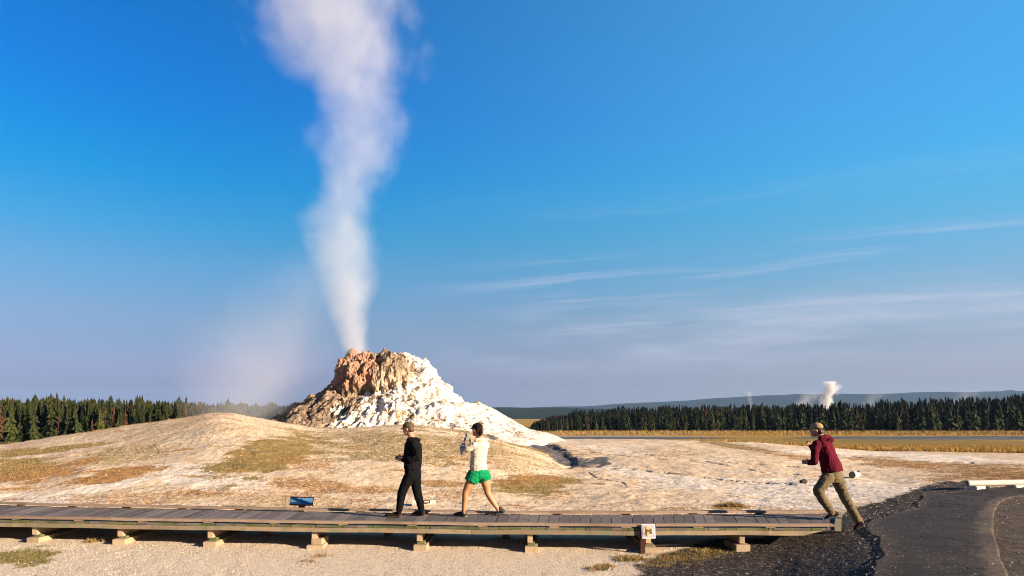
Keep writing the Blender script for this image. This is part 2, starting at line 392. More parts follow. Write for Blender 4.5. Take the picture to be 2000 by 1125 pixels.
gmask = t.step(t.math('ADD', gb[1], t.math('MULTIPLY', t.math('SUBTRACT', n_grit, .5), 1.6)), .42, .60)
base = t.mix(gmask, base, dg)
t.put(b.inputs['Base Color'], base)
hh = t.math('ADD', t.math('MULTIPLY', n_fine, .5), t.math('ADD', t.math('MULTIPLY', n_grit, .25), t.math('MULTIPLY', n_mid, .9)))
hh = t.math('SUBTRACT', hh, t.math('MULTIPLY', vor.outputs['Distance'], t.math('MULTIPLY', gc[1], .5)))
bump(t, b, hh, .8, .045)
ground = link('ground', me, m, None, True); tag(ground, kind='structure')

# ------------------------------------------------------------------ river
m, t, b = principled('river_water', (.10, .13, .17), .8, .08)
co = t.node('ShaderNodeTexCoord').outputs['Object']
f1, _ = t.noise(t.vmath('MULTIPLY', co, (.10, .5, 1)), 1.0, 5, .6)
t.put(b.inputs['Base Color'], t.mix(t.step(f1, .45, .65), (.085, .095, .11), (.20, .18, .15)))
bump(t, b, f1, .35, .3)
xs = np.linspace(-20, 420, 60); vv = []
yl = 206 + 4 * np.sin(xs * .03) + 2 * np.sin(xs * .11); yh = 258 - 6 * np.sin(xs * .021 + 1) - 2 * np.cos(xs * .09)
pinch = np.exp(-((xs - 88) / 18.0) ** 2)
yl = yl + 6 + 14 * pinch; yh = yh - 15 - 14 * pinch
for a, c, d_ in zip(xs, yl, yh): vv += [(a, c, -4.62), (a, d_, -4.62)]
ff = [(2 * i, 2 * i + 2, 2 * i + 3, 2 * i + 1) for i in range(59)]
river = link('river', np_mesh('river', vv, ff), m); tag(river, kind='structure')

# ------------------------------------------------------------------ far hills
def ridge(name, D, pts, mat, depth, amp, seed, fq):
    """a ridge with real depth whose crest runs through the given (px, py) spots at distance D"""
    pts = sorted(pts); px = np.linspace(pts[0][0], pts[-1][0], 420)
    py = np.interp(px, [p[0] for p in pts], [p[1] for p in pts])
    py = np.convolve(np.pad(py, 6, mode='edge'), np.ones(13) / 13, 'valid')
    X = (px - 1000) / FPX * D; Z = H + (HOR - py) / FPX * D
    Z = Z + amp * fbm(np.stack([X * fq, X * 0 + seed, X * 0], 1), 4)
    rows = []; n = 26
    for k in range(n):
        q = k / (n - 1.0)                       # 0 foot in front .. 1 foot behind
        y = D + (q - .6) * depth
        s = math.sin(min(q / .6, 1) * math.pi / 2) ** 1.3 if q < .6 else math.cos((q - .6) / .4 * math.pi / 2)
        pz = np.stack([X * fq * 1.5, X * 0 + y * fq * 1.5, X * 0 + seed], 1)
        zz_ = -8 + (Z + 8) * s + amp * 1.6 * fbm(pz, 4) * math.sin(q * math.pi) * (1 if abs(q - .6) > .03 else 0)
        rows.append(np.stack([X * (y / D if q < .6 else 1), X * 0 + y, zz_], 1))
    V = np.concatenate(rows); c = len(px); ii = np.arange(n * c).reshape(n, c)
    Fq = np.stack([ii[:-1, :-1], ii[:-1, 1:], ii[1:, 1:], ii[1:, :-1]], -1).reshape(-1, 4)
    o = link(name, np_mesh(name, V, Fq), mat, None, True); tag(o, kind='structure'); return o
def wood_mat(name, c1, c2, c3, s):
    m, t, b = principled(name, c1, 1.0, 0.05)
    co = t.node('ShaderNodeTexCoord').outputs['Object']
    f1, _ = t.noise(co, s, 5, .7); f2, _ = t.noise(co, s * 12, 3, .6)
    c = t.mix(t.step(f1, .4, .6), c1, c2); c = t.mix(t.step(f1, .64, .72), c, c3)
    c = t.mix(t.math('MULTIPLY', f2, .5), c, (.01, .015, .01)); t.put(b.inputs['Base Color'], c)
    bump(t, b, f2, .9, 6.0); return m
mh1 = wood_mat('wooded_hill', (.014, .024, .016), (.024, .036, .022), (.05, .045, .035), .004)
mh2 = wood_mat('ridge_wood', (.008, .013, .012), (.013, .018, .016), (.022, .025, .022), .0015)
ridge('low_hill', 3500, [(-700, 792), (0, 788), (600, 795), (960, 797), (1040, 796), (1200, 799), (1500, 803), (2000, 800), (2800, 800)], mh1, 1500, 4, 2.2, .004)
ridge('hills', 9000, [(-900, 800), (900, 800), (1030, 797), (1070, 793), (1130, 794), (1180, 792), (1225, 787), (1260, 785), (1300, 788), (1318, 782), (1400, 779), (1450, 774), (1520, 771),
      (1600, 768), (1640, 772), (1685, 766), (1720, 771), (1820, 765), (1900, 767), (1960, 762), (2000, 764), (2300, 758), (2900, 770)], mh2, 2500, 9, 7.7, .0013)
ridge('mountains', 11000, [(1700, 800), (1900, 772), (1935, 768), (1950, 763), (1958, 766), (1972, 758), (1980, 762), (2000, 767), (2100, 770), (2400, 800)], mh2, 900, 12, 3.1, .002)

# ------------------------------------------------------------------ geyser cone
DC = 42.0; KC = FPX / DC; XC = 728
def prof(lst, sgn):
    a = np.array([((x - XC) * sgn / KC, H + (HOR - y) / KC) for x, y in lst]); return a
pr = prof([(728, 695), (757, 694), (788, 701), (814, 710), (835, 722), (859, 743), (880, 761), (892, 781), (906, 793), (946, 793), (960, 799), (1000, 821), (1036, 839), (1092, 855), (1140, 872)], 1)
pl = prof([(728, 695), (712, 693), (700, 695), (686, 699), (679, 709), (667, 719), (655, 747), (634, 766), (600, 783), (578, 800), (556, 815), (530, 835)], -1)
pf = np.array([(0, 6.05), (.8, 6.0), (1.4, 5.75), (2.0, 5.2), (2.3, 4.3), (2.6, 3.7), (3.6, 3.2), (4.6, 2.6), (5.6, 1.9), (6.8, 1.2), (8.5, .3)])
def resamp(p, n):
    s = np.concatenate([[0], np.cumsum(np.hypot(*np.diff(p, axis=0).T))]); s /= s[-1]
    q = np.linspace(0, 1, n); return np.stack([np.interp(q, s, p[:, 0]), np.interp(q, s, p[:, 1])], 1)
NT_, NA = 330, 760
qr, ql, qf = resamp(pr, NT_), resamp(pl, NT_), resamp(pf, NT_)
# denser columns on the side that faces the viewer
th0 = np.linspace(0, 1, NA, endpoint=False); th = 2 * np.pi * th0 - .45 * np.sin(2 * np.pi * th0 + np.pi / 2 * 0 + np.pi / 2) 
ct, st_ = np.cos(th), np.sin(th)
wr = np.maximum(ct, 0) ** 2; wl = np.maximum(-ct, 0) ** 2; wf = st_ ** 2
ws = wr + wl + wf; wr, wl, wf = wr / ws, wl / ws, wf / ws
rr = qr[:, None, 0] * wr + ql[:, None, 0] * wl + qf[:, None, 0] * wf
zc = qr[:, None, 1] * wr + ql[:, None, 1] * wl + qf[:, None, 1] * wf
X0 = (XC - 1000) / KC
V = np.stack([X0 + rr * ct, DC + rr * st_, zc], -1)
def grid_normals(V):
    du = np.roll(V, -1, 1) - np.roll(V, 1, 1); dv = np.gradient(V, axis=0)
    n = np.cross(dv, du); n /= np.maximum(np.linalg.norm(n, axis=2, keepdims=True), 1e-6)
    return n
N = grid_normals(V)
if N[NT_ // 2, :, 2].mean() < 0: N = -N
flat = V.reshape(-1, 3); amp = np.clip(smst(rr, .0, .8).ravel(), .25, 1)
tail = smst(flat[:, 0] - X0, 5.0, 7.5)
ampl = amp * (1 - .72 * tail)
thf = np.tile(th, NT_); tf = np.repeat(np.linspace(0, 1, NT_), NA)
run = fbm(np.stack([thf * 7 + .8 * np.sin(flat[:, 2] * 1.5), tf * 5, flat[:, 0] * 0 + 3], 1), 4, .55)
pit = smst(fbm(flat * np.array([2.0, 2.0, 2.6]) + 15, 4, .6), .20, .34) * smst(fbm(flat * .55 + 44, 2), -.12, .16)
hd_ = smst(flat[:, 2], 3.2, 4.0)
dsp = .42 * (fbm(flat * .55 + 4, 3)) + (.40 + .5 * hd_) * (billow(flat * np.array([.62, .62, .5]) + 20, 4, .5) - .22) + .42 * (1 - hd_) * run - .30 * pit + .5 * hd_ * fbm(flat * np.array([1.1, 1.1, .6]) + 60, 4, .55) + .10 * fbm(flat * 1.4 + 33, 4, .6) + (.05 + .14 * hd_) * (.35 - billow(flat * 2.6 + 8, 4, .6)) + .07 * fbm(flat * 7, 3, .6)
Vd = V + N * (dsp * ampl).reshape(NT_, NA, 1)
# drapery: vertical flutes on the steep head
steep = (1 - N[..., 2] ** 2)
fl = fbm(np.stack([th[None, :].repeat(NT_, 0).ravel() * 6, flat[:, 2] * .5, flat[:, 2] * 0], 1), 4, .6).reshape(NT_, NA)
Vd += N * (fl * .28 * steep * (zc > 3.2))[..., None]
# overhang notch under the head in front (the dark cliff foot)
a_front = np.exp(-((th - (1.5 * np.pi - .15)) / .5) ** 2)
notch = np.exp(-((Vd[..., 2] - 3.75) / .22) ** 2) * a_front[None, :]
Vd -= N * (notch * .38)[..., None]
# vent spout and summit knobs
for kx, ky, kr, kh in ((687, -.15, .34, .5), (697, -.3, .3, .2), (752, -.1, .30, .05), (728, -.2, .5, .1), (790, 0, .3, .25), (836, 0, .25, .2), (930, 0, .4, .2), (905, 0, .3, .15)):
    cxk = (kx - 1000) / KC
    dk = np.hypot(Vd[..., 0] - cxk, (Vd[..., 1] - DC - ky) * .8)
    Vd[..., 2] += kh * np.exp(-(dk / kr) ** 3)
ii = np.arange(NT_ * NA).reshape(NT_, NA); jj = np.roll(ii, -1, 1)
Fc = np.stack([ii[:-1], ii[1:], jj[1:], jj[:-1]], -1).reshape(-1, 4)
Vf = Vd.reshape(-1, 3)
me = np_mesh('geyser_cone', Vf, Fc)
cpx, cpy = px_of(Vf[:, 0], Vf[:, 1] * 0 + DC, Vf[:, 2])
q1 = fbm(Vf * .9 + 50, 4, .6); q2 = fbm(Vf * 3 + 90, 3, .6)
line = np.interp(cpy, [680, 700, 740, 765, 785, 800, 815, 840], [775, 800, 812, 775, 740, 735, 700, 690])
wmask = smst(cpx - line + q1 * 60 + q2 * 26, -14, 20)
omask = np.exp(-(((cpx - 700) / 48) ** 2 + ((cpy - 722) / 40) ** 2)) * 1.25 + .5 * np.exp(-(((cpx - 665) / 22) ** 2 + ((cpy - 752) / 16) ** 2))
omask = np.clip(omask + q1 * .5, 0, 1) * (1 - wmask)
wl2 = np.maximum(ell_ := np.exp(-(((cpx - 690) / 16) ** 2 + ((cpy - 800) / 14) ** 2)), np.exp(-(((cpx - 735) / 14) ** 2 + ((cpy - 780) / 14) ** 2))) * .8
wmask = np.clip(np.maximum(wmask, wl2 + q1 * .3), 0, 1)
tmask = np.exp(-(((cpx - 782) / 34) ** 2 + ((cpy - 750) / 24) ** 2))
colattr(me, 'mask_rock', wmask, omask, np.clip(tmask, 0, 1)); colattr(me, 'mask_pit', pit, pit, pit)
m, t, b = principled('cone_sinter', rough=.9, spec=.15)
co = t.node('ShaderNodeTexCoord').outputs['Object']
A = t.node('ShaderNodeVertexColor', layer_name='mask_rock').outputs[0]; ga = sepc(A)
n1, _ = t.noise(co, 1.6, 6, .7); n2, _ = t.noise(t.vmath('MULTIPLY', co, (1, 1, .45)), 3.2, 6, .72); n3, _ = t.noise(co, 9, 5, .7)
rk = t.mix(t.step(n2, .38, .62), (.125, .088, .058), (.37, .27, .18))
rk = t.mix(t.step(n3, .53, .64), rk, (.07, .045, .028))
rk = t.mix(t.math('MULTIPLY', ga[2], t.step(n1, .3, .5)), rk, (.55, .40, .26))
oc = t.mix(t.step(n2, .35, .65), (.31, .155, .09), (.48, .28, .18))
rk = t.mix(t.step(t.math('ADD', ga[1], t.math('MULTIPLY', t.math('SUBTRACT', n1, .5), 1.0)), .35, .6), rk, oc)
wh = t.mix(t.step(n1, .3, .7), (.74, .68, .60), (.58, .51, .43))
wm = t.step(t.math('ADD', ga[0], t.math('MULTIPLY', t.math('SUBTRACT', n3, .5), .5)), .4, .6)
clu, _ = t.noise(co, .75, 3, .6)
spots = t.step(t.math('ADD', t.math('ADD', n2, t.math('MULTIPLY', n3, .45)), t.math('MULTIPLY', clu, .55)), 1.065, 1.12)
wh = t.mix(spots, wh, t.mix(t.step(n3, .45, .6), (.36, .23, .11), (.13, .085, .05)))
rk = t.mix(wm, rk, wh)
pm = t.node('ShaderNodeVertexColor', layer_name='mask_pit').outputs[0]; pm = sepc(pm)[0]
rk = t.mix(t.math('MULTIPLY', t.step(pm, .25, .8), .85), rk, t.mix(t.step(n3, .4, .6), (.20, .12, .055), (.07, .045, .028))); t.put(b.inputs['Base Color'], rk)
bump(t, b, t.math('ADD', t.math('MULTIPLY', n3, .5), n2), .9, .12)
cone = link('geyser_cone', me, m, None, True)
tag(cone, 'rugged white, tan and orange sinter cone steaming at its top behind the grassy mound', 'geyser cone')

# ------------------------------------------------------------------ steam and haze
def volume_mat(name, rate=.25, color=(1, 1, 1), aniso=0.0):
    m = bpy.data.materials.new(name); m.use_nodes = True; t = NT(m.node_tree); t.n.clear()
    pv = t.node('ShaderNodeVolumePrincipled'); pv.inputs['Color'].default_value = (*color, 1); pv.inputs['Anisotropy'].default_value = aniso
    o = t.node('ShaderNodeOutputMaterial'); t.l.new(pv.outputs[0], o.inputs['Volume'])
    m.cycles.volume_step_rate = rate; m.cycles.volume_sampling = 'EQUIANGULAR' if False else 'MULTIPLE_IMPORTANCE'
    return m, t, pv
def box_mesh(name, lo, hi):
    bm = bmesh.new(); bmesh.ops.create_cube(bm, size=1)
    for v in bm.verts:
        for k in range(3): v.co[k] = lo[k] if v.co[k] < 0 else hi[k]
    me = bpy.data.meshes.new(name); bm.to_mesh(me); bm.free(); return me
def fcurve(t, x, pts):
    n = t.node('ShaderNodeFloatCurve'); c = n.mapping.curves[0]
    while len(c.points) < len(pts): c.points.new(.5, .5)
    for p, (a, b_) in zip(c.points, pts): p.location = (a, b_); p.handle_type = 'AUTO'
    n.mapping.update(); t.put(n.inputs['Value'], x); return n.outputs[0]
def plume(name, origin, hgt, rows, half_y, k, rate, noise_s, amp, label, soft=.45, tint_=(1, 1, 1), taper=None, wscale=1.0, aniso=0.):
    """rows: (height fraction, axis x in m, half width in m). A closed box of steam; the column inside follows the rows."""
    xs_ = [r[1] for r in rows]; ws_ = [r[2] for r in rows]; W = max(ws_); x0 = min(a - b_ for a, b_ in zip(xs_, ws_)) - W * .35; x1 = max(a + b_ for a, b_ in zip(xs_, ws_)) + W * .35
    me = box_mesh(name, (x0, -half_y, 0), (x1, half_y, hgt))
    m, t, pv = volume_mat(name, rate, tint_, aniso)
    co = t.node('ShaderNodeTexCoord').outputs['Object']
    _, nc_ = t.noise(co, noise_s * .55, 2, .5)
    co2 = t.vmath('ADD', co, t.scale(t.vmath('SUBTRACT', nc_, (.5, .5, .5)), 1.6 * wscale))
    s_ = t.sep(co2); hz = t.math('DIVIDE', t.sep(co)[2], hgt)
    lox, hix = min(xs_) - 1, max(xs_) + 1
    cx_ = fcurve(t, hz, [(r[0], (r[1] - lox) / (hix - lox)) for r in rows]); cx_ = t.math('ADD', t.math('MULTIPLY', cx_, hix - lox), lox)
    cw = t.math('MULTIPLY', fcurve(t, hz, [(r[0], r[2] / (W * 1.2)) for r in rows]), W * 1.2)
    dx_ = t.math('SUBTRACT', s_[0], cx_); dy_ = t.math('MULTIPLY', s_[1], W * .0 + 1.0)
    dd = t.math('DIVIDE', t.math('SQRT', t.math('ADD', t.math('POWER', dx_, 2.0), t.math('POWER', dy_, 2.0))), cw)
    nf, _ = t.noise(t.vmath('MULTIPLY', co2, (1, 1, .8)), noise_s, 5, .58)
    q = t.math('ADD', t.math('SUBTRACT', 1.0, dd), t.math('MULTIPLY', t.math('SUBTRACT', nf, .5), t.math('MULTIPLY', t.math('ADD', .4, t.math('MULTIPLY', t.step(hz, .08, .45), .6)), amp)))
    dn = t.step(q, .0, soft * 2)
    kk = fcurve(t, hz, taper) if taper else 1.0
    edge = t.math('MULTIPLY', t.step(hz, 0, .06), 1.0) if not taper else t.math('SUBTRACT', 1.0, t.step(hz, .93, 1.0))
    dn = t.math('MULTIPLY', t.math('MULTIPLY', dn, k), t.math('MULTIPLY', kk, edge))
    t.put(pv.inputs['Density'], dn)
    o = link(name, me, m); o.location = origin
    tag(o, label, 'steam', None, 'stuff'); return o
vent = P(694, 722, DC)
def prow(y, x0_, x1_): return ((722 - y) / KC, ((x0_ + x1_) / 2 - 694) / KC, (x1_ - x0_) / 2 / KC)
pts = [prow(722, 668, 718), prow(690, 660, 724), prow(640, 648, 728), prow(590, 630, 730), prow(520, 612, 735), prow(450, 596, 738), prow(390, 616, 745), prow(330, 614, 765), prow(270, 610, 785),
       prow(220, 625, 796), prow(170, 600, 785), prow(120, 545, 800), prow(60, 500, 806), prow(0, 492, 800), prow(-90, 430, 820)]
HP = pts[-1][0]; pts = [(a / HP, b_, c * (1.0 if a < 3 else 1.12)) for a, b_, c in pts]
steam = plume('steam_plume', vent, HP, pts, 7.2, .30, .12, .55, 1.85, 'tall column of white steam rising from the geyser cone and leaning left near its top', .40,
      (1, 1, 1), [(0, 3.6), (.05, 2.8), (.12, 1.5), (.22, .8), (.4, .45), (.7, .36), (1, .34)], 1.1)
# thin steam that drifts off to the left of the cone and hangs round the column
dr = [(0, -6.0, 5.0), (.3, -5.8, 5.4), (.6, -4.6, 5.6), (.8, -3.0, 5.4), (1, -1.5, 5.0)]
drift = plume('drifting_steam', P(694, 846, DC), 11.0, dr, 6.5, .17, .26, .25, 1.5, 'thin steam drifting low to the left of the geyser cone', .75, (1, .97, .96), [(0, 1), (.3, .75), (.6, .35), (1, .1)], 1.5)
def far_plume(px, py0, py1, wpx, lean, D, k, label, name='far_steam'):
    kk = FPX / D; hgt = (py0 - py1) / kk
    rows = [(0, 0, wpx * .6 / kk), (.35, lean * .3 / kk, wpx * .42 / kk), (.6, lean * .7 / kk, wpx * .42 / kk), (.82, lean * 1.0 / kk, wpx * .5 / kk), (1, lean * 1.1 / kk, wpx * .3 / kk)]
    return plume(name, P(px, py0, D), hgt, rows, wpx * .8 / kk, k, .25, 3.0 / (wpx / kk), 2.3, label, .5, (1, 1, 1), [(0, 0), (.08, 1), (.5, 1), (.8, .8), (1, .2)], wpx / kk * .12)
far_plume(1611, 800, 743, 38, 12, 620, .38, 'brightest small white steam puff rising behind the far wood at right')
far_plume(1466, 800, 762, 14, -2, 640, .05, 'faint steam wisp behind the far wood left of the bright puff')
far_plume(1560, 802, 766, 50, 22, 660, .032, 'low pale steam just left of the bright far puff')
far_plume(1690, 802, 768, 40, 18, 660, .022, 'thin low steam just right of the bright far puff')
far_plume(1870, 800, 762, 46, 20, 660, .018, 'thin low steam behind the wood near its right end')

# ------------------------------------------------------------------ trees
def conifer(seed, h, Rr, tiers, per, jit=.38, bare=.10):
    r = np.random.RandomState(seed); v = []; f = []
    for k in range(tiers):
        q = (k + .3 * r.rand()) / tiers
        z0 = h * (bare + (1 - bare) * q)
        rad = Rr * ((1 - q) ** .75 + .05) * (.55 + .25 * r.rand() + .25 * min(1, q * 5))
        a0 = r.rand() * 6.28
        for j in range(per):
            a = a0 + j * 6.283 / per + r.normal() * .25; rd = rad * (1 + r.normal() * jit)
            if r.rand() < .13: continue
            w_ = .42 + .25 * r.rand(); dz = -rd * (.28 + .3 * r.rand()); n = len(v); hh_ = h / tiers * (1.2 + .6 * r.rand())
            v += [(0, 0, z0 + hh_ * .8), (rd * .6 * math.cos(a - w_), rd * .6 * math.sin(a - w_), z0 + dz * .6 - hh_ * .1), (rd * math.cos(a), rd * math.sin(a), z0 + dz + hh_ * .2),
                  (rd * .6 * math.cos(a + w_), rd * .6 * math.sin(a + w_), z0 + dz * .6 - hh_ * .1), (rd * .35 * math.cos(a), rd * .35 * math.sin(a), z0 - hh_ * .3)]
            f += [(n, n + 1, n + 2), (n, n + 2, n + 3), (n + 1, n + 4, n + 2), (n + 4, n + 3, n + 2)]
    n = len(v); s = Rr * .05
    v += [(s, 0, h * .93), (-s, s, h * .93), (-s, -s, h * .93), (0, 0, h * 1.03)]; f += [(n, n + 1, n + 3), (n + 1, n + 2, n + 3), (n + 2, n, n + 3)]
    return np.array(v, float), np.array(f, int)
def needle_mat(name, c1, c2, c3):
    m, t, b = principled(name, c1, .8, .15)
    oi = t.node('ShaderNodeObjectInfo').outputs['Random']
    co = t.node('ShaderNodeTexCoord').outputs['Object']; f1, _ = t.noise(co, .9, 3, .7)
    c = t.mix(t.step(f1, .35, .65), c1, c2); c = t.mix(oi, c, c3)
    t.put(b.inputs['Base Color'], c); return m
NM = {'dark': needle_mat('needles_dark', (.019, .024, .005), (.036, .040, .008), (.006, .010, .003)),
      'olive': needle_mat('needles_olive', (.036, .044, .010), (.060, .064, .014), (.028, .038, .010)),
      'rusty': needle_mat('needles_rusty', (.085, .030, .012), (.055, .022, .010), (.07, .035, .014)),
      'grey': needle_mat('needles_grey', (.045, .038, .024), (.07, .058, .036), (.03, .03, .02))}
BARK = mat_noise('bark', (.10, .075, .055), (.17, .14, .11), 6, .95, stretch=(4, 4, 1))
def trunk_mesh(h):
    bm = bmesh.new(); bmesh.ops.create_cone(bm, cap_ends=True, segments=7, radius1=h * .014 + .03, radius2=.02, depth=h * .95, matrix=Matrix.Translation((0, 0, h * .475 - .2)))
    me = bpy.data.meshes.new('trunk'); bm.to_mesh(me); bm.free(); me.materials.append(BARK); return me
protos = []
for k, (h, Rr, ti, pe, mt, nm) in enumerate([(13, 2.3, 17, 9, 'dark', 'tall'), (12, 1.8, 16, 8, 'dark', 'narrow'), (11, 2.7, 14, 10, 'dark', 'broad'), (9, 2.3, 13, 9, 'olive', 'olive'), (6.5, 2.1, 11, 9, 'olive', 'young'),
                                              (10.5, 1.3, 14, 6, 'rusty', 'rusty'), (10, 1.0, 13, 5, 'grey', 'grey')]):
    v, f = conifer(40 + k, h, Rr, ti, pe)
    mm_ = np_mesh('crown', v, f); mm_.materials.append(NM[mt]); protos.append((mm_, trunk_mesh(h), h, nm, v, f, mt))
DESC = {'tall': 'tall dark green conifer', 'narrow': 'narrow dark green conifer', 'broad': 'broad bushy dark green conifer', 'olive': 'lighter olive green conifer', 'young': 'short young olive conifer',
        'rusty': 'rust brown dying conifer', 'grey': 'thin greyish half-bare conifer'}
def add_tree(kind_i, X, Y, h, side, label=None):
    cr, tr, hp, nm, *_ = protos[kind_i]
    r = empty('conifer_tree', (X, Y, gz(X, Y) - .1), rng.random() * 6.28); s = h / hp
    wd_ = rng.uniform(.62, .95); r.scale = (s * wd_, s * wd_ * rng.uniform(.9, 1.1), s)
    for nme, mesh in (('crown', cr), ('trunk', tr)):
        o = bpy.data.objects.new(nme, mesh); sc.collection.objects.link(o); o.parent = r
    where = 'at the front edge of the wood beyond the river' if side == 'r' else 'at the front of the wood beyond the left mound'
    tag(r, label or f'{DESC[nm]} {where}', 'tree', f'{DESC[nm]}s {where}')
    return r
def top_z(px, Y, side):
    if side == 'r': y = np.interp(px, [1010, 1040, 1060, 1100, 1150, 1200, 1300, 1500, 1700, 1800, 1900, 2000, 2300], [850, 828, 815, 804, 799, 794, 791, 789, 784, 778, 775, 768, 762])
    else: y = np.interp(px, [-500, -40, 0, 60, 90, 160, 300, 420, 560, 640, 900], [768, 770, 777, 776, 772, 776, 779, 784, 787, 790, 800])
    return H + (HOR - y + 3.5 * math.sin(px * .11) * math.sin(px * .037 + 1)) / FPX * Y
cnt = {}
def scatter(n, pxa, pxb, ya, yb, side):
    for k in range(n):
        px = pxa + (pxb - pxa) * (k + rng.random()) / n; Y = rng.uniform(ya, yb) - (10 if rng.random() < .12 else 0)
        X = (px - 1000) / FPX * Y; full = top_z(px, Y, side) + 4.5
        kind = rng.choices([0, 1, 2, 3, 4, 5, 6], [5, 5, 4, 4.5, 4, .5, .7])[0]
        if px < 1130 and side == 'r' and rng.random() < .5: kind = 6
        fr = {3: (.45, .85), 4: (.22, .5), 5: (.5, .85), 6: (.6, .95)}.get(kind, (.58, .96))
        h = max(2.2, full * rng.uniform(*fr)); add_tree(kind, X, Y, h, side)
scatter(172, 1035, 2040, 316, 338, 'r')
scatter(110, -40, 400, 170, 192, 'l')
for px, kind, fr, side, Y, lb in ((1150, 5, .7, 'r', 316, 'rust brown conifer leaning out at the left end of the far wood'), (1770, 5, .82, 'r', 314, 'largest rust red dead conifer in the wood beyond the river'),
        (1662, 4, .5, 'r', 300, None), (1685, 2, .42, 'r', 296, 'small bushy conifer standing forward on the far bank right of the runner'), (1905, 3, .7, 'r', 305, None), (1395, 6, .55, 'r', 300, None), (1447, 6, .5, 'r', 300, None),
        (205, 5, .72, 'l', 166, 'rust red dead conifer left of the tallest of the three by the left mound'), (222, 5, .85, 'l', 165, None), (245, 5, .8, 'l', 165, 'tallest rust red dead conifer beyond the left mound'), (180, 5, .5, 'l', 165, None), (115, 5, .6, 'l', 165, None),
        (-2, 5, .97, 'l', 170, 'rust brown tree top at the far left of the left wood'), (195, 3, .7, 'l', 162, None), (150, 3, .6, 'l', 162, None), (20, 3, .8, 'l', 162, None)):
    X = (px - 1000) / FPX * Y; add_tree(kind, X, Y, (top_z(px, Y, side) + 4.5) * fr, side, lb)
def forest_mass(name, n, pxa, pxb, ya, yb, side, label):
    low = []
    for k in range(5):
        v, f = conifer(90 + k, 10, 2.0, 12, 7); low.append((v, f))
    VV, FF, MI = [], [], []; off = 0
    for k in range(n):
        q = rng.random(); Y = ya + (yb - ya) * q; px = rng.uniform(pxa, pxb); X = (px - 1000) / FPX * Y
        full = top_z(px, Y, side) + 4.5; h = full * rng.uniform(.66, .97) + (rng.random() < .10) * full * rng.uniform(.03, .12)
        if h < 3: continue
        v, f = low[rng.randrange(5)]; a = rng.random() * 6.28; s = h / 10; sx = max(s, .9) * rng.uniform(.6, .95)
        c_, s__ = math.cos(a), math.sin(a)
        w_ = np.stack([(v[:, 0] * c_ - v[:, 1] * s__) * sx + X, (v[:, 0] * s__ + v[:, 1] * c_) * sx + Y, v[:, 2] * s - 4.6], 1)
        VV.append(w_); FF.append(f + off); off += len(v); MI.append(np.full(len(f), 1 if rng.random() < .03 else (2 if rng.random() < .03 else 0)))
    me = np_mesh(name, np.concatenate(VV), np.concatenate(FF))
    o = link(name, me, NM['dark']); me.materials.append(NM['rusty']); me.materials.append(NM['grey'])
    me.polygons.foreach_set('material_index', np.concatenate(MI).astype(np.int32)[:len(me.polygons)])
    tag(o, label, 'forest', None, 'stuff')
forest_mass('forest', 2300, 1030, 2250, 336, 470, 'r', 'dense dark conifer forest beyond the river behind its front rank of trees')
forest_mass('forest', 1900, -250, 700, 184, 270, 'l', 'dense dark conifer forest behind the left mound')

# ------------------------------------------------------------------ boardwalk
ZD = .45
def near_pt(x):
    y = np.interp(x, [-16, -12, -8.8, -6, -3.4, 0.8, 5.3, 9], [13.1, 12.55, 11.95, 11.68, 11.44, 11.12, 11.10, 11.10]); return Vector((x, float(y), 0))
_nx = np.linspace(-16, 5.3, 220); _ny = np.array([near_pt(x)[1] for x in _nx]); _ny = np.convolve(np.pad(_ny, 12, mode='edge'), np.ones(25) / 25, 'valid')
def npt(x): return Vector((x, float(np.interp(x, _nx, _ny)), 0))
def lean(x): return math.tan(R(float(np.interp(x, [-16, -8, -4, -1, 1, 2.3, 4.7, 4.95, 5.3], [-6, -5, -4, 1, 6.5, 10.5, 15.5, 17, 28]))))
WD = 1.62
def fpt(x):
    n = npt(x); wdt = float(np.interp(x, [-16, -6, 0, 5.3], [1.9, 1.66, 1.44, 1.66])); return n + Vector((wdt * lean(x), wdt, 0))
def wood_board_mat(name, c1, c2, c3, moss=None, grain=(3, 60, 60), tone='tone'):
    m, t, b = principled(name, c1, .85, .2)
    co = t.node('ShaderNodeTexCoord').outputs['Object']
    ta = t.node('ShaderNodeVertexColor', layer_name=tone).outputs[0]; n = t.node('ShaderNodeSeparateColor'); t.l.new(ta, n.inputs[0])
    g, _ = t.noise(t.vmath('MULTIPLY', co, grain), 1.0, 5, .65); k, _ = t.noise(co, 3.0, 4, .6)
    c = t.mix(n.outputs[0], c1, c2); c = t.mix(t.math('MULTIPLY', t.step(g, .45, .75), .65), c, c3)
    kn, _ = t.noise(co, 1.3, 5, .7); c = t.mix(t.math('MULTIPLY', t.step(kn, .52, .66), .55), c, c3)
    if moss:
        c = t.mix(t.math('MULTIPLY', t.step(k, .45, .62), .75), c, moss)
    t.put(b.inputs['Base Color'], c); bump(t, b, g, .5, .004); return m
def set_tone(me, tones, per):
    a = me.color_attributes.new('tone', 'FLOAT_COLOR', 'POINT'); arr = np.ones((len(me.vertices), 4), np.float32)
    tt = np.repeat(np.array(tones, np.float32), per)[:len(me.vertices)]; arr[:, 0] = tt; a.data.foreach_set('color', arr.ravel())
M_deck = wood_board_mat('weathered_deck', (.11, .088, .078), (.215, .175, .155), (.055, .043, .04), grain=(60, 3, 60))
M_beam = wood_board_mat('weathered_beam', (.22, .165, .105), (.36, .26, .165), (.12, .09, .065), (.18, .175, .10))
M_curb = wood_board_mat('curb_wood', (.26, .175, .115), (.34, .24, .165), (.15, .10, .07))
M_moss = wood_board_mat('mossy_ends', (.08, .10, .04), (.16, .15, .07), (.04, .045, .025))
M_post = wood_board_mat('post_wood', (.34, .25, .155), (.44, .33, .21), (.20, .15, .10), grain=(40, 40, 4))
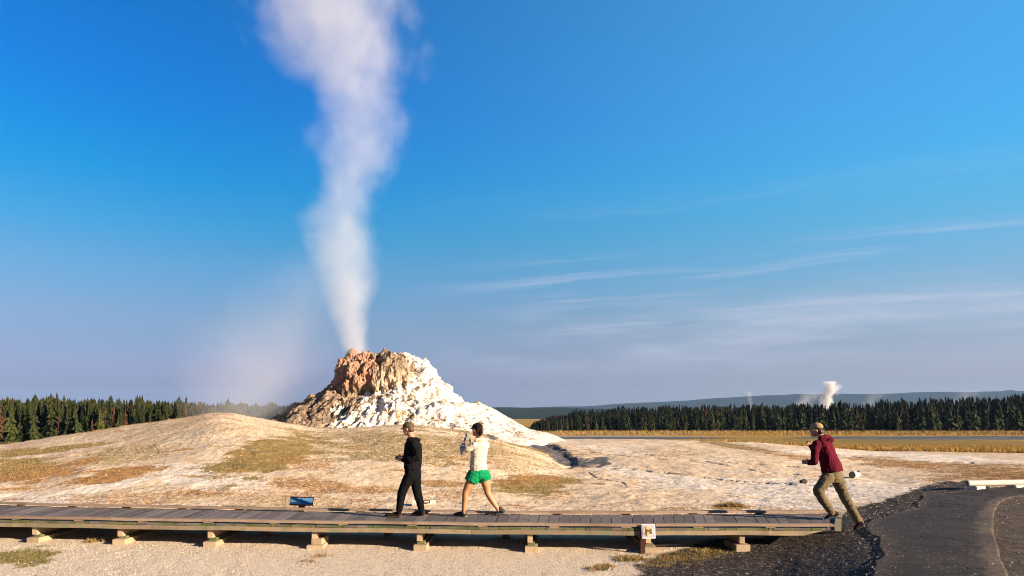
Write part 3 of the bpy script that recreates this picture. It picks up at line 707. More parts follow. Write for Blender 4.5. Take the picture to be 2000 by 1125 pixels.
def hexa(b_lo, t_lo):
    """8 verts from 4 bottom points and 4 top points -> verts, faces"""
    return [*b_lo, *t_lo], [(0, 1, 2, 3), (4, 7, 6, 5), (0, 4, 5, 1), (1, 5, 6, 2), (2, 6, 7, 3), (3, 7, 4, 0)]
def multi(name, boxes, mat, parent, tones=None):
    V_, F_ = [], []
    for bx_ in boxes:
        n = len(V_); V_ += [tuple(p) for p in bx_[0]]; F_ += [tuple(i + n for i in f) for f in bx_[1]]
    me = np_mesh(name, V_, F_); set_tone(me, tones if tones is not None else [rng.random() for _ in boxes], 8)
    return link(name, me, mat, parent)
def up(p, z): return Vector((p[0], p[1], z))
walk = empty('boardwalk', (0, 11.5, 0)); tag(walk, 'long low weathered timber boardwalk curving past the mounds', 'boardwalk')
def par(o, root):
    o.parent = root; o.matrix_parent_inverse = Matrix.Translation(root.location).inverted(); return o
boxes = []; x = -15.0
while x < 5.20:
    w_ = .175; gap = .009; a, b2 = x, min(x + w_ - gap, 5.24)
    z1 = ZD + rng.uniform(-.004, .004)
    n0, n1_, f0, f1_ = npt(a), npt(b2), fpt(a), fpt(b2)
    e = rng.uniform(-.020, .020)
    n0.y += e; n1_.y += e
    boxes.append(hexa([up(p, z1 - .04) for p in (n0, n1_, f1_, f0)], [up(p, z1 + rng.uniform(-.001, .001)) for p in (n0, n1_, f1_, f0)])); x += w_
par(multi('deck', boxes, M_deck, None), walk)
def strip(fn, x0, x1, dy0, dy1, z0, z1, seg=.5, endcut=0):
    out = []; xs_ = np.arange(x0, x1, seg)
    V_, F_ = [], []
    n = max(2, int((x1 - x0) / .25)); xx = np.linspace(x0, x1, n)
    for q in xx:
        p = fn(q)
        wv_ = .0035 * math.sin(q * 2.3) + .0025 * math.sin(q * 5.1 + 1)
        V_ += [(p.x, p.y + dy0, z0 + wv_), (p.x, p.y + dy1, z0 + wv_), (p.x, p.y + dy1, z1 + wv_), (p.x, p.y + dy0, z1 + wv_)]
    for i in range(n - 1):
        a = 4 * i
        for k in range(4): F_.append((a + k, a + (k + 1) % 4, a + 4 + (k + 1) % 4, a + 4 + k))
    F_.append((0, 3, 2, 1)); a = 4 * (n - 1); F_.append((a, a + 1, a + 2, a + 3))
    return V_, F_
def long_piece(name, fn, x0, x1, dy0, dy1, z0, z1, mat):
    V_, F_ = strip(fn, x0, x1, dy0, dy1, z0, z1); me = np_mesh(name, V_, F_); set_tone(me, [rng.random()], len(V_)); return par(link(name, me, mat), walk)
cuts = [-15, -11.2, -6.9, -2.9, .55, 2.33, 5.22]
for a, b2 in zip(cuts[:-1], cuts[1:]):       # curb rail in lengths, front and back
    long_piece('front_curb', npt, a + .004, b2 - .004, -.03, .075, ZD + .028, ZD + .068 + rng.uniform(-.002, .002), M_curb)
    long_piece('back_curb', fpt, a + .004, b2 - .004, -.075, .03, ZD + .028, ZD + .068 + rng.uniform(-.002, .002), M_curb)
sp = []
for q in np.arange(-14.6, 5.2, 1.17):
    for fn in (npt, fpt):
        p = fn(q); par(multi('curb_spacer', [hexa([up(p + Vector((dx, dy, 0)), ZD + .002) for dx, dy in ((0, -.02), (.16, -.02), (.16, .02), (0, .02))], [up(p + Vector((dx, dy, 0)), ZD + .029) for dx, dy in ((0, -.02), (.16, -.02), (.16, .02), (0, .02))])], M_beam, None), walk)
bcuts = [-15, -11.4, -8.45, -2.9 + 4.05 - 3.6, 2.30, 5.0]
bcuts = [-15, -11.4, -8.5, -5.2, 0.44 - 1.1, 2.30]
for a, b2 in zip(bcuts[:-1], bcuts[1:]):
    long_piece('side_beam', npt, a + .005, b2 - .005, -.012, .035, ZD - .118, ZD - .046, M_beam)
# last beam has a raked end
V_, F_ = strip(npt, 2.325, 5.05, -.012, .035, ZD - .118, ZD - .046); V_ = [list(p) for p in V_]
for p in V_[-4:]:
    if p[2] < ZD - .1: p[0] -= .55
me = np_mesh('side_beam', V_, F_); set_tone(me, [.8], len(V_)); par(link('side_beam', me, M_beam), walk)
long_piece('inner_beam', lambda q: (npt(q) + fpt(q)) / 2, -15, 5.0, -.02, .02, ZD - .2, ZD - .046, M_beam)
long_piece('back_beam', fpt, -15, 5.0, -.04, .0, ZD - .2, ZD - .046, M_beam)
ends = []
for q in np.arange(-14.9, 5.05, .175):
    pe = [npt(q) + Vector((0, -.008, 0)), npt(q + .166) + Vector((0, -.008, 0)), npt(q + .166) + Vector((0, .02, 0)), npt(q) + Vector((0, .02, 0))]
    ends.append(hexa([up(p, ZD - .045) for p in pe], [up(p, ZD - .007 + rng.uniform(-.004, .012)) for p in pe]))
par(multi('mossy_edge', ends, M_moss, None), walk)
# end trim board across the right end
e0, e1 = npt(5.245) + Vector((0, -.01, 0)), fpt(5.245) + Vector((0, .02, 0))
dr_ = Vector((.10, -.01, 0))
bxs = [hexa([up(p, ZD - .05) for p in (e0, e0 + dr_, e1 + dr_, e1)], [up(p, ZD + .028) for p in (e0, e0 + dr_, e1 + dr_, e1)])]
par(multi('end_board', bxs, M_beam, None, [.9]), walk)
def blk(c, sx, sy, z0, z1, tw=0.0):
    cs, sn = math.cos(tw), math.sin(tw)
    pts_ = [(c[0] + dx * cs - dy * sn, c[1] + dx * sn + dy * cs) for dx, dy in ((-sx / 2, 0), (sx / 2, 0), (sx / 2, sy), (-sx / 2, sy))]
    return hexa([(a, b_, z0) for a, b_ in pts_], [(a, b_, z1) for a, b_ in pts_])
for px_, kind in ((-190, 0), (38, 0), (221, 0), (408, 0), (611, 1), (820, 2), (1035, 2), (1261, 3), (1440, 4)):
    X_ = (px_ - 1000) / FPX * (11.4 if px_ > 500 else 11.6); p = npt(X_); p = Vector((X_, p.y + .05, 0)); g = gz(X_, p.y) - .06
    k1 = rng.uniform(.12, .15)
    par(multi('support_post', [blk(p + Vector((-.0, .0, 0)), .085, 1.5, ZD - .26, ZD - .120, .02)], M_post, None), walk)
    if kind in (0, 2, 3):
        par(multi('footing_block', [blk(p + Vector((.02, -.08, 0)), .21, 1.3, g, g + .15, rng.uniform(-.05, .05))], M_post, None), walk)
        par(multi('shim', [blk(p + Vector((.02, .03, 0)), .12, 1.2, g + .152, ZD - .262, .0)], M_moss, None), walk)
    elif kind == 1:
        par(multi('footing_block', [blk(p + Vector((.03, -.08, 0)), .27, .4, g, g + .12, .05)], M_post, None), walk)
        par(multi('footing_block', [blk(p + Vector((.04, -.02, 0)), .17, .4, g + .123, g + .22, -.05)], M_post, None), walk)
    else:
        par(multi('footing_block', [blk(p + Vector((.0, -.06, 0)), .23, .5, g, g + .17, .08)], M_post, None), walk)
# far-side posts so that the walk stands on both edges
for px_ in (60, 300, 520, 760, 980, 1200, 1400):
    X_ = (px_ - 1000) / FPX * 12.6; p = fpt(X_); par(multi('support_post', [blk(Vector((p.x, p.y - .25, 0)), .14, .14, gz(p.x, p.y) - .1, ZD - .202)], M_post, None), walk)

# loose thin plank on the ground by the square sign
a0 = on_ground(1232, 1072); a1 = on_ground(1326, 1066)
dv = (a1 - a0).normalized(); nv = Vector((-dv.y, dv.x, 0)) * .05
pl_ = multi('loose_plank', [hexa([a0 + Vector((0, 0, .0)), a1 + Vector((0, 0, .0)), a1 + nv, a0 + nv], [a0 + Vector((0, 0, .035)), a1 + Vector((0, 0, .035)), a1 + nv + Vector((0, 0, .035)), a0 + nv + Vector((0, 0, .035))])], M_post, None, [.9])
tag(pl_, 'thin yellowish plank lying on the gravel under the square sign', 'plank')

# ------------------------------------------------------------------ asphalt path
def on_path(px, py): return on_ground(px, py)
left = [(1600, 1600), (1690, 1180), (1700, 1122), (1708, 1098), (1722, 1090), (1716, 1074), (1712, 1060), (1714, 1052), (1696, 1046), (1688, 1038), (1686, 1026), (1700, 1016), (1722, 1012), (1745, 1004), (1790, 994), (1788, 982), (1800, 972), (1826, 963), (1856, 958), (1890, 955), (1960, 952), (2100, 950), (2400, 948)]
right = [(2100, 1600), (1985, 1180), (1972, 1125), (1958, 1095), (1948, 1060), (1942, 1030), (1944, 1000), (1955, 982), (1978, 971), (2020, 966), (2120, 962), (2400, 960)]
def curve_pts(L, n, jig):
    pts_ = [on_ground(*p) for p in L]; s = [0]
    for a, b_ in zip(pts_[:-1], pts_[1:]): s.append(s[-1] + (b_ - a).length)
    s = np.array(s) / s[-1]; q = np.linspace(0, 1, n); X = np.interp(q, s, [p.x for p in pts_]); Y = np.interp(q, s, [p.y for p in pts_])
    k = fbm(np.stack([X * 3, Y * 3, X * 0], 1), 3, .6); X = X + k * jig; Y = Y + fbm(np.stack([X * 3, Y * 3, X * 0 + 7], 1), 3, .6) * jig
    return X, Y
def sheet(name, Lx, Ly, Rx, Ry, lift, mat, nn=60, crown=.0):
    V_ = []; n = len(Lx)
    for i in range(n):
        for j in range(nn):
            q = j / (nn - 1.0); x_ = Lx[i] * (1 - q) + Rx[i] * q; y_ = Ly[i] * (1 - q) + Ry[i] * q; V_.append((x_, y_))
    V_ = np.array(V_); z_ = height(V_[:, 0], V_[:, 1]); q = np.tile(np.linspace(0, 1, nn), n)
    z_ = z_ + lift - np.where(np.minimum(q, 1 - q) < .001, lift + .01, 0)
    i2 = np.arange(n * nn).reshape(n, nn); Fq = np.stack([i2[:-1, :-1], i2[:-1, 1:], i2[1:, 1:], i2[1:, :-1]], -1).reshape(-1, 4)
    me_ = np_mesh(name, np.stack([V_[:, 0], V_[:, 1], z_], 1), Fq)
    wd = np.repeat(np.hypot(Rx - Lx, Ry - Ly), nn); colattr(me_, 'edge', np.clip(1 - q * wd / .45, 0, 1), np.clip(1 - (1 - q) * wd / .45, 0, 1), q * 0)
    o = link(name, me_, mat, None, True); tag(o, kind='structure'); return o
m_as, t, b = principled('asphalt', (.05, .045, .042), .9, .25)
co = t.node('ShaderNodeTexCoord').outputs['Object']
a1_, _ = t.noise(co, 90, 3, .8); a2, _ = t.noise(co, 1.1, 5, .6); a3, _ = t.noise(t.vmath('MULTIPLY', co, (.5, 3.0, 1)), 1.4, 5, .6)
vo = t.node('ShaderNodeTexVoronoi', ins={'Vector': co, 'Scale': 60.0}); vsp = t.node('ShaderNodeSeparateColor'); t.l.new(vo.outputs['Color'], vsp.inputs[0])
c = t.mix(t.step(a2, .35, .65), (.026, .019, .016), (.042, .032, .027)); c = t.mix(t.math('MULTIPLY', t.step(a3, .5, .7), .6), c, (.060, .045, .036))
c = t.mix(t.math('MULTIPLY', t.step(a1_, .5, .75), .7), c, (.080, .062, .051)); c = t.mix(t.step(vsp.outputs[0], .985, .99), c, (.30, .26, .22))
vcr = t.node('ShaderNodeTexVoronoi', feature='DISTANCE_TO_EDGE', ins={'Vector': t.vmath('ADD', t.vmath('MULTIPLY', co, (.32, .75, 1)), t.scale(t.noise(co, 1.5, 4, .6)[1], .5)), 'Scale': 1.0})
crk = t.math('SUBTRACT', 1.0, t.step(vcr.outputs[0], .002, .012)); c = t.mix(t.math('MULTIPLY', crk, .75), c, (.012, .010, .009))
eg = t.node('ShaderNodeSeparateColor'); t.l.new(t.node('ShaderNodeVertexColor', layer_name='edge').outputs[0], eg.inputs[0])
e_n, _ = t.noise(co, 7, 5, .7)
grit = t.mix(t.step(a1_, .40, .66), (.075, .052, .036), (.21, .155, .105))
c = t.mix(t.step(t.math('ADD', eg.outputs[1], t.math('MULTIPLY', t.math('SUBTRACT', e_n, .5), 1.6)), .25, .75), c, grit)
dirt = t.mix(t.step(a1_, .40, .66), (.04, .028, .021), (.13, .095, .070))
c = t.mix(t.step(t.math('ADD', eg.outputs[0], t.math('MULTIPLY', t.math('SUBTRACT', e_n, .5), 1.8)), .35, .8), c, dirt)
pat, _ = t.noise(co, .45, 4, .6); c = t.mix(t.math('MULTIPLY', t.step(pat, .5, .6), .45), c, (.024, .019, .017))
t.put(b.inputs['Base Color'], c); bump(t, b, t.math('ADD', a1_, t.math('MULTIPLY', crk, -1.5)), .8, .014)
Lx, Ly = curve_pts(left, 150, .03); Rx, Ry = curve_pts(right, 150, .03)
sheet('asphalt_path', Lx, Ly, Rx, Ry, .026, m_as)
# the older, gritty road surface beyond the path
m_rd, t, b = principled('gritty_road', (.10, .085, .07), .95, .15)
co = t.node('ShaderNodeTexCoord').outputs['Object']
a1_, _ = t.noise(co, 60, 4, .85); a2, _ = t.noise(co, 1.6, 5, .6)
c = t.mix(t.step(a1_, .40, .66), (.060, .044, .033), (.19, .14, .10)); eg = t.node('ShaderNodeSeparateColor'); t.l.new(t.node('ShaderNodeVertexColor', layer_name='edge').outputs[0], eg.inputs[0]); e_n, _ = t.noise(co, 5, 5, .7)
c = t.mix(t.math('MULTIPLY', t.step(a2, .5, .7), .5), c, (.08, .062, .05)); c = t.mix(t.step(t.math('ADD', eg.outputs[0], t.math('MULTIPLY', t.math('SUBTRACT', e_n, .5), 1.4)), .3, .8), c, t.mix(t.step(a1_, .4, .66), (.10, .072, .05), (.26, .19, .13)))
c = t.mix(t.math('MULTIPLY', t.step(t.math('ADD', e_n, t.math('MULTIPLY', a2, .4)), .66, .76), .7), c, (.05, .038, .030)); t.put(b.inputs['Base Color'], c); bump(t, b, a1_, .8, .02)
R2 = [(2900, 1600), (2700, 1180), (2650, 1125), (2600, 1095), (2600, 1060), (2600, 1030), (2600, 1000), (2600, 982), (2600, 975), (2600, 970), (2600, 966), (2600, 964)]
R2x, R2y = curve_pts(R2, 150, 0)
sheet('road', Rx - .35, Ry - .05, R2x, R2y, .010, m_rd)

# ------------------------------------------------------------------ logs and signs
M_white = mat_noise('white_paint_log', (.56, .51, .42), (.38, .33, .26), 9, .7, bmp=.3, contrast=(.5, .8))
M_endg = mat_noise('log_end_grain', (.10, .085, .07), (.19, .16, .13), 22, .9)
M_maroon = mat_noise('maroon_plaque', (.10, .02, .03), (.14, .03, .04), 20, .6, bmp=0)
M_cream = mat_noise('cream_letter', (.75, .70, .6), (.7, .6, .5), 20, .6, bmp=0)
M_brown = mat_noise('brown_metal', (.045, .018, .012), (.06, .025, .018), 12, .5, bmp=.1)
def cyl(name, p0, p1, r0, r1, mat, root=None, seg=20, lump=0.0, nseg=8):
    ax = (p1 - p0); L = ax.length; ax.normalize(); s = ax.cross(Vector((0, 0, 1))); s.normalize() if s.length > 1e-4 else None
    if s.length < .5: s = Vector((1, 0, 0))
    t2 = ax.cross(s); bm = bmesh.new(); rings = []
    for i in range(nseg + 1):
        q = i / nseg; c = p0 + ax * L * q; r = r0 + (r1 - r0) * q
        if i in (0, nseg): rings.append([bm.verts.new(c + (s * math.cos(a) + t2 * math.sin(a)) * r * .93) for a in [2 * math.pi * k / seg for k in range(seg)]])
        cc = c + ax * (.012 if i == 0 else (-.012 if i == nseg else 0))
        ring = [bm.verts.new(cc + (s * math.cos(a) + t2 * math.sin(a)) * r * (1 + lump * math.sin(3 * a + i * 1.7) + lump * rng.uniform(-.5, .5))) for a in [2 * math.pi * k / seg for k in range(seg)]]
        if i == nseg: rings.insert(len(rings) - 1, ring)
        else: rings.append(ring)
    for A_, B_ in zip(rings[:-1], rings[1:]):
        for k in range(seg): bm.faces.new((A_[k], A_[(k + 1) % seg], B_[(k + 1) % seg], B_[k]))
    bm.faces.new(rings[0]); bm.faces.new(rings[-1][::-1])
    o = bm_obj(name, bm, mat, None, False)
    if root: par(o, root)
    return o
# log stub with grey cut end
g = on_ground(1664, 937); stub = empty('log_stub', g); tag(stub, 'short white painted log stub lying with its grey cut end showing, right of the runner', 'log')
rr_ = 7.0 * g.y / FPX
p0 = g + Vector((.0, -.02, rr_ * .98)); p1 = p0 + Vector((.31, .27, 0))
cyl('log_body', p0, p1, rr_, rr_ * .93, M_white, stub, 22, .02)
cyl('cut_end', p0 + Vector((-.012, -.011, 0)), p0 + Vector((-.0, -.0, 0)), rr_ * .86, rr_ * .9, M_endg, stub, 20, .02, 1)
cyl('knot', p0 + Vector((.27, .12, rr_ * .72)), p0 + Vector((.29, .13, rr_ * 1.05)), .05, .035, M_endg, stub, 10, .05, 1)
# parking rail on two blocks
rail = empty('log_rail', on_ground(1940, 952)); tag(rail, 'white painted log rail resting on low blocks at the edge of the path', 'barrier rail')
q0 = on_ground(1893, 956); q1_ = on_ground(1975, 952); Yr = q0.y
a_ = P(1889, 944, Yr); b_ = a_ + Vector((2.6, .45, .0)); rad = 5.6 * Yr / FPX
cyl('rail_log', a_, b_, rad, rad * 1.0, M_white, rail, 18, .02, 10)
cyl('cut_end', a_ + Vector((-.012, 0, 0)), a_ + Vector((.004, 0, 0)), rad * .85, rad * .85, M_endg, rail, 16, .02, 1)
for f_ in (.10, .56, .95):
    c_ = a_.lerp(b_, f_); hb = c_.z - rad * .95 - gz(c_.x, c_.y) + .05
    bm = bmesh.new(); bmesh.ops.create_cube(bm, size=1, matrix=Matrix.Translation((c_.x + .06, c_.y + .08, gz(c_.x, c_.y) - .05 + hb / 2)) @ Matrix.Rotation(.3, 4, 'Z') @ Matrix.Diagonal((.34, .30, hb, 1)))
    bmesh.ops.bevel(bm, geom=bm.edges[:], offset=.015, segments=2, affect='EDGES'); par(bm_obj('rail_block', bm, M_white), rail)
# low log with plaque behind the first walker
gl = on_ground(828, 988); sgn = empty('log_sign', gl); tag(sgn, 'low white log with a small maroon plaque on the ground behind the walker in black', 'sign')
kx = gl.y / FPX; rl = 6.5 * kx
lp0 = Vector(((804 - 1000) * kx, gl.y, gl.z + rl * .9)); lp1 = Vector(((850 - 1000) * kx, gl.y + .05, gl.z + rl * .9))
cyl('log_body', lp0, lp1, rl, rl * .97, M_white, sgn, 20, .02)
zc_ = lp0.z
def slab(name, cx_, w_, y0, z0, h_, th_, tilt, mat, root):
    bm = bmesh.new(); bmesh.ops.create_cube(bm, size=1, matrix=Matrix.Translation((cx_, y0, z0)) @ Matrix.Rotation(R(tilt), 4, 'X') @ Matrix.Diagonal((w_, th_, h_, 1)))
    o = bm_obj(name, bm, mat); par(o, root); return o
plx = (832 - 1000) * kx
slab('plaque', plx, 17 * kx, gl.y - rl * .82, zc_ + rl * .52, 6.5 * kx, .012, -32, M_maroon, sgn)
slab('plaque_writing', plx + 2 * kx, 9 * kx, gl.y - rl * .82 - .010, zc_ + rl * .52, 2.0 * kx, .006, -32, M_cream, sgn)
slab('plaque_emblem', plx - 6 * kx, 3 * kx, gl.y - rl * .82 - .010, zc_ + rl * .52, 3.5 * kx, .006, -32, M_cream, sgn)

# blue information panel on a brown post
ip = on_ground(586, 1001); Yp = ip.y; ks = Yp / FPX
info = empty('information_sign', ip); tag(info, 'small tilted blue information panel on a dark brown post behind the boardwalk', 'sign')
bot = P(583, 1001, Yp); top = P(591, 984, Yp + .02)
V_ = []
for c_, ww in ((bot - Vector((0, 0, .12)), 6.2 * ks), (top, 6.2 * ks)):
    V_ += [c_ + Vector((-ww, -.02, 0)), c_ + Vector((ww, -.02, 0)), c_ + Vector((ww, .05, 0)), c_ + Vector((-ww, .05, 0))]
par(multi('post', [([tuple(v) for v in V_], hexa(V_[:4], V_[4:])[1])], M_brown, None), info)
m_pan, t, b = principled('panel_print', (.1, .25, .4), .35, .5)
co = t.node('ShaderNodeTexCoord').outputs['Generated']; s_ = t.sep(co)
n1, _ = t.noise(co, 3.0, 3, .5)
lower = t.step(t.math('SUBTRACT', t.math('ADD', .42, t.math('MULTIPLY', t.math('SUBTRACT', n1, .5), .5)), s_[2]), -.05, .05)
leftp = t.math('SUBTRACT', 1.0, t.step(s_[0], .36, .62)); jet = t.math('MULTIPLY', t.step(s_[0], .34, .37), t.math('SUBTRACT', 1.0, t.step(s_[0], .38, .42)))
c = t.mix(n1, (.035, .13, .27), (.05, .20, .33)); c = t.mix(t.math('MULTIPLY', lower, leftp), c, (.50, .54, .48)); c = t.mix(jet, c, (.34, .5, .58))
tx = t.node('ShaderNodeTexNoise', ins={'Vector': t.vmath('MULTIPLY', co, (40, 1, 14)), 'Scale': 1.0}).outputs['Fac']
c = t.mix(t.math('MULTIPLY', t.step(tx, .56, .62), t.math('MULTIPLY', t.step(s_[0], .52, .55), .5)), c, (.45, .6, .7)); t.put(b.inputs['Base Color'], c)
def tilted(name, x0_, x1_, yb, yt, Ya, Yb, skew, th_, mat, root):
    q = [P(x0_, yb, Ya), P(x1_, yb + 1.2, Ya), P(x1_ + skew, yt + .8, Yb), P(x0_ + skew, yt, Yb)]
    n = (q[1] - q[0]).cross(q[3] - q[0]).normalized(); 
    if n.y > 0: n = -n
    return par(multi(name, [hexa([p - n * th_ for p in q], q)], mat, None), root)
tilted('panel_frame', 565, 610.5, 985.2, 969.6, Yp - .10, Yp + .06, 2.5, .03, M_brown, info)
tilted('panel', 566.2, 609.3, 984.2, 970.6, Yp - .108, Yp + .052, 2.3, .004, m_pan, info)

# square plate sign fixed to the walk
sg = empty('square_sign', npt(3.05 - .95)); Ys = npt(2.1).y - .07; kz = Ys / FPX
tag(sg, 'small square white-edged sign with a round picture fixed to the front of the boardwalk', 'sign')
M_swh = mat_noise('sign_white', (.80, .78, .78), (.72, .70, .70), 30, .4, bmp=0); M_lil = mat_noise('sign_lilac', (.42, .34, .44), (.50, .42, .48), 14, .5, bmp=0)
M_pink = mat_noise('sign_pink', (.72, .50, .44), (.78, .56, .48), 20, .5, bmp=0); M_dk = mat_noise('sign_dark', (.10, .08, .06), (.16, .12, .08), 20, .5, bmp=0)
M_yel = mat_noise('sign_yellow', (.72, .50, .16), (.60, .36, .10), 20, .5, bmp=0)
def plate_poly(name, pts_, y_, mat, th_=.006):
    bm = bmesh.new(); A_ = [bm.verts.new(P(a, b_, y_)) for a, b_ in pts_]; f = bm.faces.new(A_)
    r = bmesh.ops.extrude_face_region(bm, geom=[f]); bmesh.ops.translate(bm, verts=[v for v in r['geom'] if isinstance(v, bmesh.types.BMVert)], vec=(0, th_, 0))
    return par(bm_obj(name, bm, mat), sg)
def rrect(x0_, y0_, x1_, y1_, r, sk=0):
    out = []
    for cx_, cy_, a0 in ((x1_ - r, y0_ + r, -90), (x1_ - r, y1_ - r, 0), (x0_ + r, y1_ - r, 90), (x0_ + r, y0_ + r, 180)):
        for k in range(5):
            a = R(a0 + 22.5 * k); yy_ = cy_ + r * math.sin(a); out.append((cx_ + r * math.cos(a) + sk * (yy_ - y0_) / (y1_ - y0_), yy_))
    return out
plate_poly('plate', rrect(1253, 1024, 1279.5, 1051.8, 1.6, 1.0), Ys, M_swh, .010)
plate_poly('plate_print', rrect(1254.6, 1025.6, 1278, 1049.6, 1.0, .9), Ys - .004, M_lil, .003)
def circ(cx_, cy_, r, n=28, ry=None): return [(cx_ + r * math.cos(2 * math.pi * k / n), cy_ + (ry or r) * math.sin(2 * math.pi * k / n)) for k in range(n)]
plate_poly('print_disc', circ(1266.6, 1037.4, 10.2), Ys - .008, M_pink, .003)
plate_poly('print_arch', [(1260, 1044), (1260, 1034), (1262, 1031), (1270, 1031), (1273, 1034), (1273, 1043), (1269.5, 1043), (1269, 1038.5), (1264.5, 1038.5), (1263.5, 1044)], Ys - .012, M_dk, .003)
plate_poly('print_top', circ(1266, 1031.5, 4.2, 18, 3.4), Ys - .016, M_yel, .003)
plate_poly('print_base', circ(1266, 1042.5, 2.6, 14, 4.0), Ys - .016, M_yel, .003)
par(multi('sign_post', [blk(Vector((2.12, Ys + .012, 0)), .075, .035, gz(2.1, Ys) - .03, ZD - .02)], M_brown, None), sg)

# ------------------------------------------------------------------ scattered ground detail (nobody could count it)
M_blade = []
for nm, a, b_ in (('grass_green', (.13, .12, .035), (.22, .18, .06)), ('grass_straw', (.42, .29, .11), (.28, .18, .07)), ('grass_rust', (.36, .19, .06), (.28, .12, .04)), ('grass_gold', (.50, .30, .055), (.40, .22, .04))):
    M_blade.append(mat_noise(nm, a, b_, 3, .85, bmp=0))
def tufts(name, C, mats, size, blades, label, spread=1.0):
    """C: (n,3) tuft places, mats: (n,) material index"""
    n = len(C); r = nrs; B_ = blades
    a = r.rand(n, B_) * 6.283; l = size[:, None] * (.5 + .7 * r.rand(n, B_)); ln = .35 + .5 * r.rand(n, B_)
    base = C[:, None, :] + np.stack([np.cos(a * 1.7), np.sin(a * 1.7), a * 0], -1) * (size[:, None, None] * .35 * spread * r.rand(n, B_, 1))
    tip = base + np.stack([np.cos(a) * l * ln, np.sin(a) * l * ln, l], -1); wv_ = np.stack([-np.sin(a), np.cos(a), a * 0], -1) * (size[:, None, None] * .07)
    V_ = np.stack([base - wv_, base + wv_, tip], 2).reshape(-1, 3); F_ = np.arange(len(V_)).reshape(-1, 3)
    me = np_mesh(name, V_, F_); o = link(name, me, None)
    for m_ in mats[0]: me.materials.append(m_)
    me.polygons.foreach_set('material_index', np.repeat(mats[1], B_).astype(np.int32)[:len(me.polygons)])
    tag(o, label, 'grass', None, 'stuff'); return o
cand = np.where((Yf > 13.6) & (Yf < 34) & (np.abs(PX - 1000) < 1080))[0]
wgt = (Yf[cand] ** 2) * (grass[cand] * 1.0 + rust[cand] * .9 + .10 * (nB[cand] > .05) * (PX[cand] < 1200))
pick = nrs.choice(cand, 60000, p=wgt / wgt.sum())
jx = Xf[pick] + nrs.normal(size=len(pick)) * .06; jy = Yf[pick] + nrs.normal(size=len(pick)) * .06
Cg = np.stack([jx, jy, height(jx, jy)], 1); mi = np.where(rust[pick] > grass[pick], nrs.choice([1, 2], len(pick)), nrs.choice([0, 1, 1], len(pick)))
tufts('grass', Cg, (M_blade, mi), .020 + .040 * nrs.rand(len(pick)) ** 2, 6, 'short dry green and straw grass growing in patches on the mounds')
cand = np.where((Yf > 8.5) & (Yf < 11.9) & (foregrass > .35) & (np.abs(PX - 1000) < 1050))[0]
pick = nrs.choice(cand, 2200)
jx = Xf[pick] + nrs.normal(size=len(pick)) * .03; jy = Yf[pick] + nrs.normal(size=len(pick)) * .03
Cg = np.stack([jx, jy, height(jx, jy)], 1)
extra = []
for (px_, py_, n_, s_q) in ((1232, 1092, 34, .06), (1215, 1096, 20, .05), (1262, 1082, 16, .05), (1165, 1112, 40, .07), (1190, 1108, 24, .06), (1310, 1092, 36, .06), (1380, 1080, 60, .06), (600, 1098, 30, .04), (625, 1088, 30, .05), (1430, 990, 90, .10), (1415, 989, 40, .08), (730, 1000, 10, .03), (185, 1058, 40, .06)):
    p = on_ground(px_, py_)
    for k in range(n_):
        x_, y_ = p.x + rng.gauss(0, .10 if n_ > 25 else .05), p.y + rng.gauss(0, .08); extra.append((x_, y_, gz(x_, y_), s_q))
extra = np.array(extra); Cg = np.concatenate([Cg, extra[:, :3]]); sz = np.concatenate([.016 + .022 * nrs.rand(len(pick)), extra[:, 3] * (.6 + .6 * nrs.rand(len(extra)))])
mi = np.concatenate([np.where(PX[pick] < 200, 0, nrs.choice([0, 1], len(pick))), nrs.choice([1, 1, 2, 0], len(extra))])
tufts('grass', Cg, (M_blade, mi), sz, 8, 'low grass tufts on the gravel in front of the boardwalk', 1.3)
# meadow grass fringe beyond the flats, tall enough to break the edge
n_ = 16000; Yq = 58 * (150 / 58) ** nrs.rand(n_); pxq = 1350 + 750 * nrs.rand(n_); Xq = (pxq - 1000) / FPX * Yq
Cq = np.stack([Xq, Yq, height(Xq, Yq)], 1)
tufts('meadow_grass', Cq, (M_blade, nrs.choice([3, 3, 3, 1, 2, 0], n_)), .22 + .3 * nrs.rand(n_), 5, 'tall golden meadow grass between the white flats and the river', 3.0)
n_ = 5000; Yq = 262 + 50 * nrs.rand(n_); pxq = 1090 + 1000 * nrs.rand(n_); Xq = (pxq - 1000) / FPX * Yq
Cq = np.stack([Xq, Yq, height(Xq, Yq)], 1)
tufts('meadow_grass', Cq, (M_blade, nrs.choice([3, 1, 1, 2, 0], n_)), .6 + .6 * nrs.rand(n_), 5, 'pale golden grass on the far river bank', 3.0)

# loose stones
def stones(name, C, size, mats, mi, label):
    ico = bmesh.new(); bmesh.ops.create_icosphere(ico, subdivisions=1, radius=1.0); bv = np.array([v.co[:] for v in ico.verts]); bf = np.array([[v.index for v in f.verts] for f in ico.faces]); ico.free()
    n = len(C); s = nrs.uniform(.6, 1.3, (n, 1, 3)); s[:, :, 2] *= .65
    jit = 1 + nrs.normal(size=(n, len(bv), 1)) * .16; a = nrs.rand(n) * 6.28
    v = bv[None] * s * jit * size[:, None, None]
    x_ = v[..., 0] * np.cos(a)[:, None] - v[..., 1] * np.sin(a)[:, None]; y_ = v[..., 0] * np.sin(a)[:, None] + v[..., 1] * np.cos(a)[:, None]
    V_ = np.stack([x_, y_, v[..., 2]], -1) + C[:, None, :]; F_ = bf[None] + (np.arange(n) * len(bv))[:, None, None]
    me = np_mesh(name, V_.reshape(-1, 3), F_.reshape(-1, 3)); o = link(name, me, None)
    for m_ in mats: me.materials.append(m_)
    me.polygons.foreach_set('material_index', np.repeat(mi, len(bf)).astype(np.int32)[:len(me.polygons)]); tag(o, label, 'gravel', None, 'stuff'); return o
